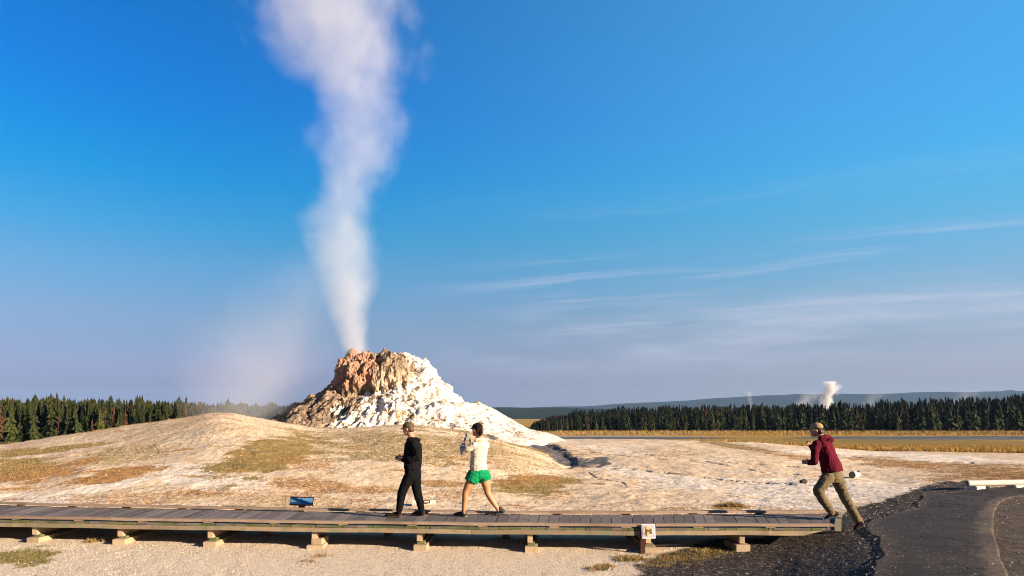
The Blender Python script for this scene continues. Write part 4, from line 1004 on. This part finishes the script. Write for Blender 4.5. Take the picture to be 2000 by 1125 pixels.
M_st = [mat_noise('stone_cream', (.66, .53, .39), (.74, .62, .47), 6, .9, bmp=0), mat_noise('stone_grey', (.26, .24, .23), (.36, .33, .31), 6, .9, bmp=0), mat_noise('stone_dark', (.030, .023, .019), (.065, .050, .041), 6, .9, bmp=0), mat_noise('stone_tan', (.48, .36, .25), (.56, .43, .31), 6, .9, bmp=0)]
cand = np.where((Yf > 7.6) & (Yf < 12) & (np.abs(PX - 1000) < 1060) & (PX < 1720))[0]
wq = Yf[cand] * (1 + 0 * gravel[cand]); pick = nrs.choice(cand, 17000, p=wq / wq.sum())
jx = Xf[pick] + nrs.normal(size=len(pick)) * .04; jy = Yf[pick] + nrs.normal(size=len(pick)) * .04
mi = np.where(gravel[pick] > .45, nrs.choice([2, 2, 2, 2, 2, 2, 2, 1], len(pick)), nrs.choice([0, 0, 3, 3, 3, 1, 1], len(pick)))
stones('gravel', np.stack([jx, jy, height(jx, jy) + .002], 1), .004 + .008 * nrs.rand(len(pick)) ** 2.5, M_st, mi, 'loose pale and dark gravel on the ground in front of the boardwalk')
cand = np.where((Yf > 13.5) & (Yf < 30) & (np.abs(PX - 1000) < 1060) & ~((PX > 1790) & (Yf < 19)))[0]
wq = Yf[cand] ** 1.5 * (.6 + gravel[cand] * 6); pick = nrs.choice(cand, 7000, p=wq / wq.sum())
jx = Xf[pick] + nrs.normal(size=len(pick)) * .05; jy = Yf[pick] + nrs.normal(size=len(pick)) * .05
mi = np.where(gravel[pick] > .4, nrs.choice([2, 2, 2, 3], len(pick)), nrs.choice([0, 3, 3, 1, 2], len(pick)))
stones('gravel', np.stack([jx, jy, height(jx, jy) + .002], 1), .006 + .02 * nrs.rand(len(pick)) ** 4, M_st, mi, 'scattered small stones on the sinter flats behind the boardwalk')
ex, ey = [], []
for xx_, yy_, n_, sg_ in ((Lx, Ly, 2600, .16), (Rx, Ry, 1500, .18)):
    k_ = nrs.randint(10, len(xx_) - 1, n_); a_q = nrs.rand(n_)
    ex.append(xx_[k_] * a_q + xx_[np.minimum(k_ + 1, len(xx_) - 1)] * (1 - a_q) + nrs.normal(size=n_) * sg_); ey.append(yy_[k_] * a_q + yy_[np.minimum(k_ + 1, len(yy_) - 1)] * (1 - a_q) + nrs.normal(size=n_) * sg_)
ex = np.concatenate(ex); ey = np.concatenate(ey)
stones('gravel', np.stack([ex, ey, height(ex, ey) + .026], 1), .004 + .010 * nrs.rand(len(ex)) ** 2.5, M_st, nrs.choice([2, 2, 2, 3, 1], len(ex)), 'crumbled grit and stones along the edges of the asphalt path')
# one dark rock left of the runner
rp = on_ground(1569, 946); bm = bmesh.new(); bmesh.ops.create_icosphere(bm, subdivisions=3, radius=.5)
for v in bm.verts:
    k = 1 + .22 * math.sin(v.co.x * 5 + 1) * math.cos(v.co.y * 6) + .12 * math.sin(v.co.z * 9); v.co = Vector((v.co.x * .24 * k, v.co.y * .2 * k, v.co.z * .17 * k))
rk_o = bm_obj('dark_rock', bm, M_st[2]); rk_o.location = rp + Vector((0, 0, .05)); tag(rk_o, 'single dark rock on the pale flats left of the runner', 'rock')

# ------------------------------------------------------------------ people
class Blob:
    def __init__(s): s.v = []; s.f = []
    def loft(s, rings):
        """rings: (centre, vecA, vecB); closed tube with domed ends"""
        n = 18; base = len(s.v)
        for c, A_, B_ in rings:
            for k in range(n):
                a = 2 * math.pi * k / n; s.v.append(c + A_ * math.cos(a) + B_ * math.sin(a))
        m_ = len(rings)
        for i in range(m_ - 1):
            for k in range(n):
                a = base + i * n + k; b_ = base + i * n + (k + 1) % n; s.f.append((a, b_, b_ + n, a + n))
        c0 = len(s.v); s.v.append(rings[0][0].copy()); c1 = len(s.v); s.v.append(rings[-1][0].copy())
        for k in range(n):
            s.f.append((c0, base + (k + 1) % n, base + k)); e = base + (m_ - 1) * n; s.f.append((c1, e + k, e + (k + 1) % n))
    def sphere(s, c, A_, B_, C2):
        rings = []
        for i in range(9):
            a = -math.pi / 2 + math.pi * (i + .0) / 8; q = max(math.cos(a), .04)
            rings.append((c + C2 * math.sin(a), A_ * q, B_ * q))
        s.loft(rings)
    def tube(s, pts_, rad_, flat=None):
        pts_ = [Vector(p) for p in pts_]
        for i, (p, r) in enumerate(zip(pts_, rad_)):
            s.sphere(p, Vector((r, 0, 0)), Vector((0, r, 0)), Vector((0, 0, r)))
            if i:
                p0, r0 = pts_[i - 1], rad_[i - 1]; ax = (p - p0).normalized(); u = ax.cross(Vector((.3, .8, .5))).normalized(); w_ = ax.cross(u)
                s.loft([(p0.lerp(p, q), u * (r0 + (r - r0) * q), w_ * (r0 + (r - r0) * q)) for q in (0, .25, .5, .75, 1)])
    def build(s, name, mat, root, voxel=.008, smooth=3, wrinkle=0.0, wf=14, seed=0, cut=None, fold=(1, 1, 1)):
        me = bpy.data.meshes.new('tmp'); me.from_pydata([tuple(p) for p in s.v], [], s.f); o = bpy.data.objects.new('tmp', me); sc.collection.objects.link(o)
        md = o.modifiers.new('r', 'REMESH'); md.mode = 'VOXEL'; md.voxel_size = voxel
        if smooth: sm = o.modifiers.new('s', 'SMOOTH'); sm.iterations = smooth; sm.factor = .5
        dg = bpy.context.evaluated_depsgraph_get(); me2 = bpy.data.meshes.new_from_object(o.evaluated_get(dg)); bpy.data.objects.remove(o); bpy.data.meshes.remove(me)
        me2.name = name; n = len(me2.vertices)
        if wrinkle and n:
            co_ = np.empty(n * 3, np.float32); me2.vertices.foreach_get('co', co_); co_ = co_.reshape(-1, 3); nn = np.empty(n * 3, np.float32); me2.vertices.foreach_get('normal', nn); nn = nn.reshape(-1, 3)
            dd = (billow(co_ * wf * np.array(fold) + seed, 3, .55) - .3) * wrinkle * 2.2; co_ = co_ + nn * dd[:, None]
            me2.vertices.foreach_set('co', co_.ravel()); me2.update()
        me2.materials.clear(); o = link(name, me2, mat, None, True); par(o, root); return o
M_skin = mat_noise('skin', (.36, .17, .10), (.42, .21, .13), 12, .55, bmp=.1, bd=.002, spec=.35)
M_hair = mat_noise('hair_dark', (.018, .011, .008), (.04, .022, .014), 60, .5, bmp=.5, bd=.003)
M_hairb = mat_noise('hair_brown', (.06, .03, .016), (.10, .05, .025), 60, .55, bmp=.5, bd=.003)
def cloth(name, a, b_, s=40, r=.9): return mat_noise(name, a, b_, s, r, bmp=.35, bd=.003, spec=.06)
UPV = Vector((0, 0, 1))
def head(root, c, F_, Rr, mat_skin, body, tilt=.0):
    """skull, jaw, nose, ears and neck go into BODY (one skin mesh); F_ facing, Rr person's right"""
    f = (F_ + UPV * tilt).normalized(); up_ = Rr.cross(f); up_ = up_ if up_.z > 0 else -up_
    body.sphere(c + up_ * .02, f * .098, Rr * .074, up_ * .105)
    body.sphere(c + f * .045 - up_ * .05, f * .052, Rr * .055, up_ * .065)     # jaw
    body.sphere(c + f * .085 - up_ * .088, f * .022, Rr * .026, up_ * .020)      # chin
    body.tube([c + f * .088 + up_ * .006, c + f * .112 - up_ * .024], [.009, .013])   # nose
    body.tube([c + f * .093 - Rr * .018 - up_ * .052, c + f * .093 + Rr * .018 - up_ * .052], [.009, .009])  # lips
    body.tube([c + f * .084 - Rr * .034 + up_ * .022, c + f * .084 + Rr * .034 + up_ * .022], [.012, .012])  # brow
    for sd_ in (-1, 1):
        body.sphere(c + Rr * sd_ * .076 - f * .004 - up_ * .01, f * .019, Rr * .010, up_ * .031)
    return f, up_
def eyes(root, c, f, Rr, up_):
    for sd_ in (-1, 1):
        b_ = Blob(); b_.sphere(c + f * .087 + Rr * sd_ * .030 + up_ * .004, f * .010, Rr * .013, up_ * .009); b_.build('eye', M_eye, root, .003, 1)
M_eye = mat_noise('eye', (.03, .02, .015), (.05, .03, .02), 10, .3, bmp=0)
def hand(body, w_, d_, pn_, thumb, curl=.8, s=1.0, spread=.2):
    """w_ wrist, d_ hand direction, pn_ palm normal, thumb: side vector towards the thumb; five separate fingers"""
    d_ = d_.normalized(); pn_ = (pn_ - d_ * pn_.dot(d_)).normalized(); th_ = (thumb - d_ * thumb.dot(d_) - pn_ * thumb.dot(pn_)).normalized()
    L = .085 * s
    body.loft([(w_ - d_ * .02, th_ * .026 * s, pn_ * .02 * s), (w_ + d_ * .01, th_ * .030 * s, pn_ * .018 * s), (w_ + d_ * L * .6, th_ * .040 * s, pn_ * .015 * s), (w_ + d_ * L, th_ * .040 * s, pn_ * .013 * s)])
    for k, (o_, ln) in enumerate(((.030, .070), (.010, .078), (-.011, .072), (-.030, .056))):
        p = w_ + d_ * L * .92 + th_ * o_ * s; dirn = (d_ + th_ * (o_ * spread * 8)).normalized(); pts_ = [p]; a = curl * .35
        for sg_ in (.45, .32, .23):
            dd = (dirn * math.cos(a) + pn_ * math.sin(a)); p = p + dd * ln * sg_ * s * 1.1; pts_.append(p); a += curl * .75
        body.tube(pts_, [.0092 * s, .0086 * s, .008 * s, .0068 * s])
    p = w_ + d_ * L * .25 + th_ * .03 * s; q = p + (d_ * .55 + th_ * .75 + pn_ * .35).normalized() * .036 * s; body.tube([p, q, q + (d_ * .9 + pn_ * .5).normalized() * .030 * s], [.013 * s, .0105 * s, .0085 * s])
def cap(root, c, f, Rr, up_, mat, back_gap=False, name='cap'):
    b_ = Blob(); cc = c + up_ * .045
    rings = []
    for i in range(9):
        a = math.pi / 2 * i / 8; q = max(math.cos(a), .05); rings.append((cc + up_ * (.088 * math.sin(a)) - f * .004, f * .110 * q, Rr * .088 * q))
    b_.loft([(cc - up_ * .012 - f * .006, f * .106, Rr * .085)] + rings)
    b_.sphere(cc + up_ * .088, f * .012, Rr * .012, up_ * .008)
    crown_o = b_.build(name, mat, root, .005, 3, .0015, 25, 3)
    br = bmesh.new(); A_, B_ = [], []
    for k in range(13):
        a = R(-62 + 124 * k / 12); inner = cc + f * .100 * math.cos(a) + Rr * .084 * math.sin(a) - up_ * .004
        outer = cc + f * (.100 * math.cos(a) + .072 * math.cos(a * 1.25)) + Rr * .080 * math.sin(a) - up_ * (.018 + .014 * (1 - math.cos(a)))
        A_.append(inner); B_.append(outer)
    va = [br.verts.new(p) for p in A_]; vb = [br.verts.new(p) for p in B_]; va2 = [br.verts.new(p - up_ * .006) for p in A_]; vb2 = [br.verts.new(p - up_ * .006) for p in B_]
    for k in range(12):
        br.faces.new((va[k], va[k + 1], vb[k + 1], vb[k])); br.faces.new((va2[k], vb2[k], vb2[k + 1], va2[k + 1])); br.faces.new((vb[k], vb[k + 1], vb2[k + 1], vb2[k])); br.faces.new((va[k], va2[k], va2[k + 1], va[k + 1]))
    br.faces.new((va[0], vb[0], vb2[0], va2[0])); br.faces.new((va[-1], va2[-1], vb2[-1], vb[-1]))
    o = bm_obj('brim', br, mat, None, True); o.parent = crown_o; o.matrix_parent_inverse = Matrix.Identity(4)
    return crown_o
def shoe(root, heel, toe, ankle, mat, sole_mat, w_=.05):
    """heel/toe: sole contact points"""
    d_ = (toe - heel); L = d_.length; d_.normalize(); s_ = d_.cross(UPV).normalized(); n = s_.cross(d_).normalized(); n = n if n.z > 0 else -n
    b_ = Blob()
    b_.loft([(heel - d_ * .005 + n * .045, s_ * .026, n * .03), (heel + d_ * .02 + n * .046, s_ * .038, n * .045), (heel + d_ * L * .3 + n * .05, s_ * .042, n * .05), (heel + d_ * L * .55 + n * .042, s_ * .046, n * .04), (heel + d_ * L * .8 + n * .034, s_ * .048, n * .028), (toe - d_ * .02 + n * .028, s_ * .036, n * .020), (toe + n * .024, s_ * .015, n * .012)])
    b_.tube([heel + d_ * L * .17 + n * .05, heel + d_ * L * .17 + n * .05 + (ankle - heel - d_ * L * .17 - n * .05) * .7], [.045, .044])
    up_o = b_.build('shoe', mat, root, .006, 2, .0015, 30, 8)
    b2_ = Blob(); b2_.loft([(heel - d_ * .010 + n * .011, s_ * .022, n * .011), (heel + d_ * .012 + n * .011, s_ * .038, n * .012), (heel + d_ * L * .35 + n * .011, s_ * .040, n * .012), (heel + d_ * L * .75 + n * .011, s_ * .050, n * .012), (toe - d_ * .02 + n * .013, s_ * .040, n * .012), (toe + d_ * .006 + n * .016, s_ * .018, n * .010)])
    o = b2_.build('sole', sole_mat, root, .005, 1); o.parent = up_o; o.matrix_parent_inverse = Matrix.Identity(4); return up_o
def person(name_root_px, Y0, label):
    r = empty('person', Vector(((name_root_px - 1000) / FPX * Y0, Y0, ZD))); tag(r, label, 'person', 'people on the boardwalk'); return r

# --- walker in black
Y0 = 12.35
def J(px, py, dy=0): return P(px, py, Y0 + dy)
p1_ = person(800, Y0, 'person in black hoodie and trousers and olive cap walking left along the boardwalk')
Fv = Vector((-.93, .37, 0)).normalized(); Rv = Vector((.37, .93, 0)).normalized()     # right side points away from the viewer
M_blk = cloth('black_fleece', (.004, .004, .005), (.009, .009, .010)); M_blk2 = cloth('black_sweatpants', (.0035, .0035, .004), (.007, .007, .008), 30)
M_oliv = cloth('olive_cap', (.075, .065, .030), (.10, .085, .04)); M_shb = cloth('brown_shoe', (.035, .020, .014), (.06, .035, .022)); M_shs = cloth('brown_sole', (.09, .06, .045), (.12, .08, .06))
hd = J(798, 837.5, .0)
B1 = Blob(); f, up_ = head(p1_, hd, Fv, Rv, M_skin, B1, -.18)
B1.tube([J(801, 846), J(805, 860)], [.058, .065])
tor = [(J(806, 928), .155, .105), (J(806, 905), .14, .10), (J(806, 885), .155, .11), (J(806, 868), .17, .10), (J(805, 860), .10, .08)]
B1.loft([(c, Rv * a, Fv * b_) for c, a, b_ in tor])
armL = [J(808, 867, -.18), J(814, 892, -.23), J(788, 897, -.16)]; armR = [J(804, 867, .18), J(806, 892, .24), J(786, 893, .10)]
for A_ in (armL, armR): B1.tube(A_, [.045, .038, .028])
hand(B1, J(786, 897, -.155), Vector((-.85, .5, .05)), Vector((.3, .9, -.2)), Vector((0, .3, 1)), 1.3); hand(B1, J(784, 893.5, .09), Vector((-.9, -.35, -.05)), Vector((.1, -.9, -.1)), Vector((0, -.2, 1)), 1.3)
legF = [J(801, 930, -.09), J(784, 963, -.11), J(779, 1000, -.10)]; legB = [J(812, 930, .09), J(814, 966, .08), J(822, 1000, .08)]
for A_ in (legF, legB): B1.tube(A_, [.075, .05, .036])
B1.build('body', M_skin, p1_, .006, 2)
eyes(p1_, hd, f, Rv, up_)
hb = Blob(); hb.sphere(hd - f * .018 + up_ * .028, f * .088, Rv * .080, up_ * .092); hb.sphere(hd - f * .055 - up_ * .030, f * .045, Rv * .064, up_ * .045); hb.build('hair', M_hairb, p1_, .005, 1, .003, 50, 2)
cap(p1_, hd, f, Rv, up_, M_oliv)
hz_ = Blob(); hz_.loft([(J(806, 916), Rv * .185, Fv * .145), (J(806, 911), Rv * .19, Fv * .15), (J(806, 895), Rv * .195, Fv * .155), (J(807, 880), Rv * .20, Fv * .155), (J(807, 868), Rv * .20, Fv * .135), (J(806, 861), Rv * .14, Fv * .11), (J(804, 856), Rv * .09, Fv * .085)])
hz_.tube([J(808, 868, -.17), J(815, 880, -.21), J(815, 893, -.23), J(802, 898, -.22), J(788, 898, -.16)], [.075, .070, .066, .060, .046])
hz_.tube([J(804, 868, .17), J(806, 892, .24), J(787, 894, .10)], [.072, .062, .046])
hz_.sphere(J(812, 861, 0), Fv * .075, Rv * .13, UPV * .05 + Fv * -.04); hz_.tube([J(803, 857, -.08), J(813, 859, -.04), J(813, 859, .06), J(803, 856, .09)], [.035, .045, .045, .035])
hz_.build('hoodie', M_blk, p1_, .007, 3, .011, 10, 5, fold=(1, 1, .45))
tr = Blob(); tr.loft([(J(806, 909), Rv * .15, Fv * .12), (J(806, 920), Rv * .165, Fv * .14), (J(807, 932), Rv * .165, Fv * .14), (J(806, 940), Rv * .13, Fv * .12)])
tr.tube([J(801, 930, -.08), J(791, 948, -.10), J(784, 965, -.11), J(782, 980, -.105), J(780, 994, -.10)], [.105, .092, .080, .070, .062]); tr.tube([J(811, 930, .08), J(813, 950, .08), J(816, 966, .08), J(820, 981, .08), J(823, 994, .08)], [.108, .092, .078, .070, .060])
tr.tube([J(780, 996, -.10), J(779, 1001, -.10)], [.050, .048]); tr.tube([J(823, 996, .08), J(824, 1001, .08)], [.050, .048])
tr.build('trousers', M_blk2, p1_, .007, 3, .010, 9, 9, fold=(1, 1, .6))
def onz(px, dy, z): q = P(px, 900, Y0 + dy); return Vector((q.x, q.y, z))
shoe(p1_, onz(783, -.10, ZD + .004), onz(752, -.02, ZD + .006), onz(780, -.1, ZD + .14), M_shb, M_shs); shoe(p1_, onz(829, .08, ZD + .006), onz(803, .16, ZD + .004), onz(824, .08, ZD + .13), M_shb, M_shs)

# --- walker in green shorts, taking a picture
Y0 = 12.4
p2_ = person(930, Y0, 'person in cream hoodie, green shorts and black cap holding up a phone')
Fv = Vector((-.74, .67, 0)).normalized(); Rv = Vector((.67, .74, 0)).normalized()
M_crm = cloth('cream_hoodie', (.46, .40, .31), (.54, .47, .37)); M_grn = cloth('green_shorts', (.004, .17, .06), (.006, .21, .08)); M_capb = cloth('black_cap', (.012, .006, .007), (.022, .012, .012))
M_shg = cloth('dark_grey_shoe', (.02, .022, .021), (.05, .055, .05)); M_sgs = cloth('grey_sole', (.20, .20, .18), (.26, .25, .22)); M_tan = mat_noise('tanned_skin', (.42, .18, .075), (.48, .22, .10), 12, .5, bmp=.1, bd=.002, spec=.4)
hd = J(932, 840, .0)
B2 = Blob(); f, up_ = head(p2_, hd, Fv, Rv, M_tan, B2, .02)
B2.tube([J(935, 850), J(937, 862)], [.052, .06])
B2.loft([(J(935, 930), Rv * .15, Fv * .11), (J(934, 912), Rv * .13, Fv * .10), (J(934, 900), Rv * .115, Fv * .09), (J(936, 880), Rv * .13, Fv * .10), (J(937, 868), Rv * .14, Fv * .09), (J(937, 862), Rv * .08, Fv * .07)])
aL = [J(925, 870, -.12), J(903, 883, -.05), J(906, 866, .10)]; aR = [J(951, 869, .14), J(934, 888, .38), J(920, 866, .36)]
for A_ in (aL, aR): B2.tube(A_, [.040, .034, .025])
hand(B2, J(906.5, 865, .11), Vector((.15, .25, 1)), Vector((.9, .1, .0)), Vector((.4, -.6, .3)), .5, .95); hand(B2, J(919.5, 865, .35), Vector((-.12, -.35, 1)), Vector((-.9, -.4, .0)), Vector((-.4, .6, .3)), .5, .95)
B2.tube([J(926, 927, -.075), J(921, 938, -.08), J(915, 949, -.09), J(910.5, 958, -.09), J(909, 964, -.09), J(908.5, 975, -.085), J(907, 988, -.085), J(906.5, 1001, -.085)], [.100, .094, .078, .062, .056, .058, .046, .036])
B2.tube([J(943, 927, .075), J(947, 938, .08), J(950, 949, .08), J(951.5, 958, .08), J(953, 964, .08), J(959, 974, .08), J(966, 985, .08), J(973.5, 996, .08)], [.100, .094, .078, .062, .056, .058, .044, .034])
B2.build('body', M_tan, p2_, .006, 2)
eyes(p2_, hd, f, Rv, up_)
hb = Blob(); hb.sphere(hd - f * .018 + up_ * .024, f * .090, Rv * .079, up_ * .090); hb.sphere(hd - f * .05 - up_ * .03, f * .046, Rv * .062, up_ * .05); hb.tube([hd - f * .10 + up_ * .012, hd - f * .115 - up_ * .02, hd - f * .075 - up_ * .085], [.034, .036, .030]); hb.build('hair', M_hair, p2_, .005, 1, .004, 50, 2)
cap(p2_, hd, f, Rv, up_, M_capb)
hz_ = Blob(); hz_.loft([(J(935, 919.5), Rv * .175, Fv * .145), (J(935, 914), Rv * .18, Fv * .15), (J(934, 903), Rv * .165, Fv * .135), (J(935, 892), Rv * .165, Fv * .13), (J(936, 880), Rv * .175, Fv * .135), (J(938, 870), Rv * .175, Fv * .12), (J(938, 862), Rv * .12, Fv * .10), (J(937, 857), Rv * .075, Fv * .075)])
hz_.tube([J(926, 870, -.11), J(914, 877, -.11), J(904, 883, -.06), J(903.5, 874, .03), J(905.5, 867, .09)], [.066, .060, .056, .048, .038])
hz_.tube([J(949, 869, .13), J(935, 888, .36), J(920, 868, .35)], [.068, .058, .038])
hz_.sphere(J(942, 862, -.02), Fv * .07, Rv * .11, UPV * .055 - Fv * .04); hz_.tube([J(930, 859, -.10), J(942, 858, -.06), J(950, 860, .03)], [.028, .040, .030])
hz_.build('hoodie', M_crm, p2_, .007, 2, .014, 9, 3, fold=(.7, .7, 1.6))
tr = Blob(); tr.loft([(J(935, 913), Rv * .155, Fv * .13), (J(935, 922), Rv * .19, Fv * .165), (J(935, 931), Rv * .20, Fv * .165), (J(934, 936), Rv * .14, Fv * .13)])
def shortleg(pts_, r):
    for (a, ra), (c_, rb) in zip(pts_[:-1], pts_[1:]):
        ax = (c_ - a).normalized(); u = ax.cross(Vector((0, 1, 0))).normalized(); w_ = ax.cross(u); tr.loft([(a.lerp(c_, q), u * (ra + (rb - ra) * q), w_ * (ra + (rb - ra) * q)) for q in (0, .5, 1)])
shortleg([(J(928, 924, -.07), .135), (J(919.5, 941, -.085), .130)], 0); shortleg([(J(942, 924, .07), .132), (J(948, 938.5, .085), .125)], 0)
tr.build('shorts', M_grn, p2_, .007, 2, .011, 11, 4, fold=(1.4, 1.4, .6))
shoe(p2_, onz(911, -.085, ZD + .004), onz(886, .06, ZD + .006), onz(907, -.085, ZD + .13), M_shg, M_sgs); shoe(p2_, P(986, 1003.5, Y0 + .08), onz(966, .14, ZD + .006), P(975, 992, Y0 + .08), M_shg, M_sgs)
ph = empty('phone', J(912.5, 853, .2)); tag(ph, 'dark phone held upright in front of the face by the person in green shorts', 'phone')
M_ph = mat_noise('phone_body', (.03, .035, .04), (.05, .055, .06), 8, .3, bmp=0); M_phs = mat_noise('phone_screen', (.14, .17, .18), (.18, .2, .2), 8, .15, bmp=0)
def obox(c, A_, B_, C2): return hexa([c - A_ - B_ - C2, c + A_ - B_ - C2, c + A_ + B_ - C2, c - A_ + B_ - C2], [c - A_ - B_ + C2, c + A_ - B_ + C2, c + A_ + B_ + C2, c - A_ + B_ + C2])
cph = J(912.5, 853, .21)
par(multi('phone_case', [obox(cph, Rv * .037, Fv * .005, UPV * .075)], M_ph, None), ph); par(multi('screen', [obox(cph - Fv * .0065, Rv * .033, Fv * .0012, UPV * .069)], M_phs, None), ph)

# --- runner in maroon at the end of the walk
Y0 = 11.95
p3_ = person(1640, Y0, 'person in maroon hoodie, khaki trousers and tan cap running up onto the boardwalk end')
Fh = Vector((-.86, .5, 0)).normalized(); Rh = Vector((.5, .86, 0)).normalized(); Fv = Vector((-.72, .69, 0)).normalized(); Rv = Vector((.69, .72, 0)).normalized()
M_mar = cloth('maroon_fleece', (.075, .006, .014), (.105, .009, .021)); M_kha = cloth('khaki_cotton', (.115, .088, .046), (.155, .118, .065), 30); M_tcap = cloth('tan_cap', (.30, .20, .11), (.36, .25, .14)); M_shk = cloth('black_shoe', (.018, .014, .015), (.03, .022, .022)); M_sks = cloth('blue_grey_sole', (.18, .20, .24), (.22, .24, .28))
hd = J(1595, 840, -.0)
B3 = Blob(); f, up_ = head(p3_, hd, Fh, Rh, M_skin, B3, -.10)
B3.tube([J(1600, 848), J(1609, 862)], [.056, .065])
B3.loft([(J(1627, 930), Rv * .15, Fv * .11), (J(1622, 908), Rv * .14, Fv * .105), (J(1615, 886), Rv * .15, Fv * .11), (J(1611, 872), Rv * .165, Fv * .10), (J(1608, 862), Rv * .09, Fv * .08)])
aL = [J(1597, 868, -.12), J(1591, 901, -.22), J(1579, 902, -.12)]; aR = [J(1617, 868, .18), J(1592, 884, .38), J(1582, 868, .30)]
for A_ in (aL, aR): B3.tube(A_, [.045, .038, .028])
hand(B3, J(1581, 903.5, -.15), Vector((-.85, .5, .12)), Vector((.3, .9, -.2)), Vector((0, .3, 1)), 1.0); hand(B3, J(1584, 869, .29), Vector((-.9, -.2, .35)), Vector((-.1, -.9, -.1)), Vector((0, -.2, 1)), .9)
B3.tube([J(1614, 932, -.09), J(1597, 958, -.12), J(1624, 1000, -.06)], [.075, .05, .036]); B3.tube([J(1634, 932, .08), J(1651, 972, .02), J(1676, 1019, -.08)], [.075, .05, .036])
B3.build('body', M_skin, p3_, .006, 2)
eyes(p3_, hd, f, Rh, up_)
hb = Blob(); hb.sphere(hd - f * .018 + up_ * .026, f * .088, Rh * .080, up_ * .092); hb.sphere(hd - f * .055 - up_ * .035, f * .048, Rh * .066, up_ * .052); hb.build('hair', M_hair, p3_, .005, 1, .003, 50, 2)
cap(p3_, hd, f, Rh, up_, M_tcap)
bm = bmesh.new()                                      # glasses
for sd_ in (-1, 1):
    c_ = hd + f * .100 + Rh * sd_ * .033 + up_ * .006; ring = []
    for k in range(14):
        a = 2 * math.pi * k / 14; ring.append([bm.verts.new(c_ + Rh * (r_ * 1.15) * math.cos(a) + up_ * r_ * math.sin(a) + f * e_) for r_, e_ in ((.018, 0), (.021, 0), (.021, .004), (.018, .004))])
    for k in range(14):
        for j in range(4): bm.faces.new((ring[k][j], ring[(k + 1) % 14][j], ring[(k + 1) % 14][(j + 1) % 4], ring[k][(j + 1) % 4]))
    q0_, q1__ = hd + f * .10 + Rh * sd_ * .056 + up_ * .01, hd + Rh * sd_ * .082 + up_ * .006
    vv_ = [bm.verts.new(q_ + up_ * a + Rh * b__) for q_ in (q0_, q1__) for a, b__ in ((-.003, -.002), (.003, -.002), (.003, .002), (-.003, .002))]
    for j in range(4): bm.faces.new((vv_[j], vv_[(j + 1) % 4], vv_[4 + (j + 1) % 4], vv_[4 + j]))
par(bm_obj('glasses', bm, principled('glasses_metal', (.6, .6, .62), .25, .5, .8)[0]), p3_)
hz_ = Blob(); hz_.loft([(J(1626, 923), Rv * .20, Fv * .165 - UPV * .045), (J(1624, 916), Rv * .205, Fv * .165 - UPV * .04), (J(1620, 902), Rv * .20, Fv * .155 - UPV * .03), (J(1615, 886), Rv * .20, Fv * .145 - UPV * .02), (J(1611, 872), Rv * .20, Fv * .13 - UPV * .015), (J(1609, 863), Rv * .14, Fv * .10), (J(1606, 857), Rv * .09, Fv * .08)])
hz_.tube([J(1595, 868, -.13), J(1592, 884, -.18), J(1591, 901, -.22), J(1580, 903.5, -.13)], [.078, .068, .062, .045]); hz_.tube([J(1617, 868, .16), J(1593, 884, .38), J(1584, 870, .30)], [.075, .064, .045])
hz_.sphere(J(1617, 861, 0), Fv * .085, Rv * .13, UPV * .06 - Fv * .06); hz_.tube([J(1603, 855, -.09), J(1613, 853, -.05), J(1620, 855, .04), J(1612, 853, .10)], [.034, .044, .044, .034])
hz_.build('hoodie', M_mar, p3_, .007, 3, .014, 8, 6, fold=(1, 1, .5))
tr = Blob(); tr.loft([(J(1625, 917), Rv * .15, Fv * .12), (J(1627, 926), Rv * .165, Fv * .14), (J(1627, 935), Rv * .16, Fv * .14), (J(1625, 942), Rv * .12, Fv * .11)])
tr.tube([J(1617, 933, -.08), J(1606, 947, -.11), J(1598, 958, -.12), J(1607, 976, -.09), J(1619, 992, -.06), J(1624, 1001, -.06)], [.112, .10, .090, .078, .068, .062])
tr.tube([J(1634, 931, .07), J(1642, 952, .05), J(1651, 972, .02), J(1663, 994, -.03), J(1674, 1013, -.07), J(1680, 1023, -.08)], [.115, .100, .088, .078, .070, .066])
tr.build('trousers', M_kha, p3_, .007, 2, .011, 8, 12, fold=(1.2, 1.2, 1.6))
shoe(p3_, P(1639, 1008.5, Y0 - .02), Vector((P(1611, 900, Y0 + .05).x, Y0 + .05, ZD + .006)), P(1627, 1000, Y0 - .04), M_shk, M_sks)
gx = P(1668, 1000, Y0 - .10); gt = Vector((gx.x, Y0 - .10, gz(gx.x, Y0 - .10) + .035)); shoe(p3_, P(1688, 1028, Y0 - .13), gt, P(1678, 1019, Y0 - .09), M_shk, M_shs)

# ------------------------------------------------------------------ haze
hz_me = box_mesh('haze', (-17500, -70, -12), (17500, 12600, 490))
m, t, pv = volume_mat('haze', 1.0, (.36, .62, 1.0), .0); pv.inputs['Density'].default_value = .00003
hz_o = link('haze', hz_me, m); tag(hz_o, 'pale blue haze over the far hills', 'haze', None, 'stuff')
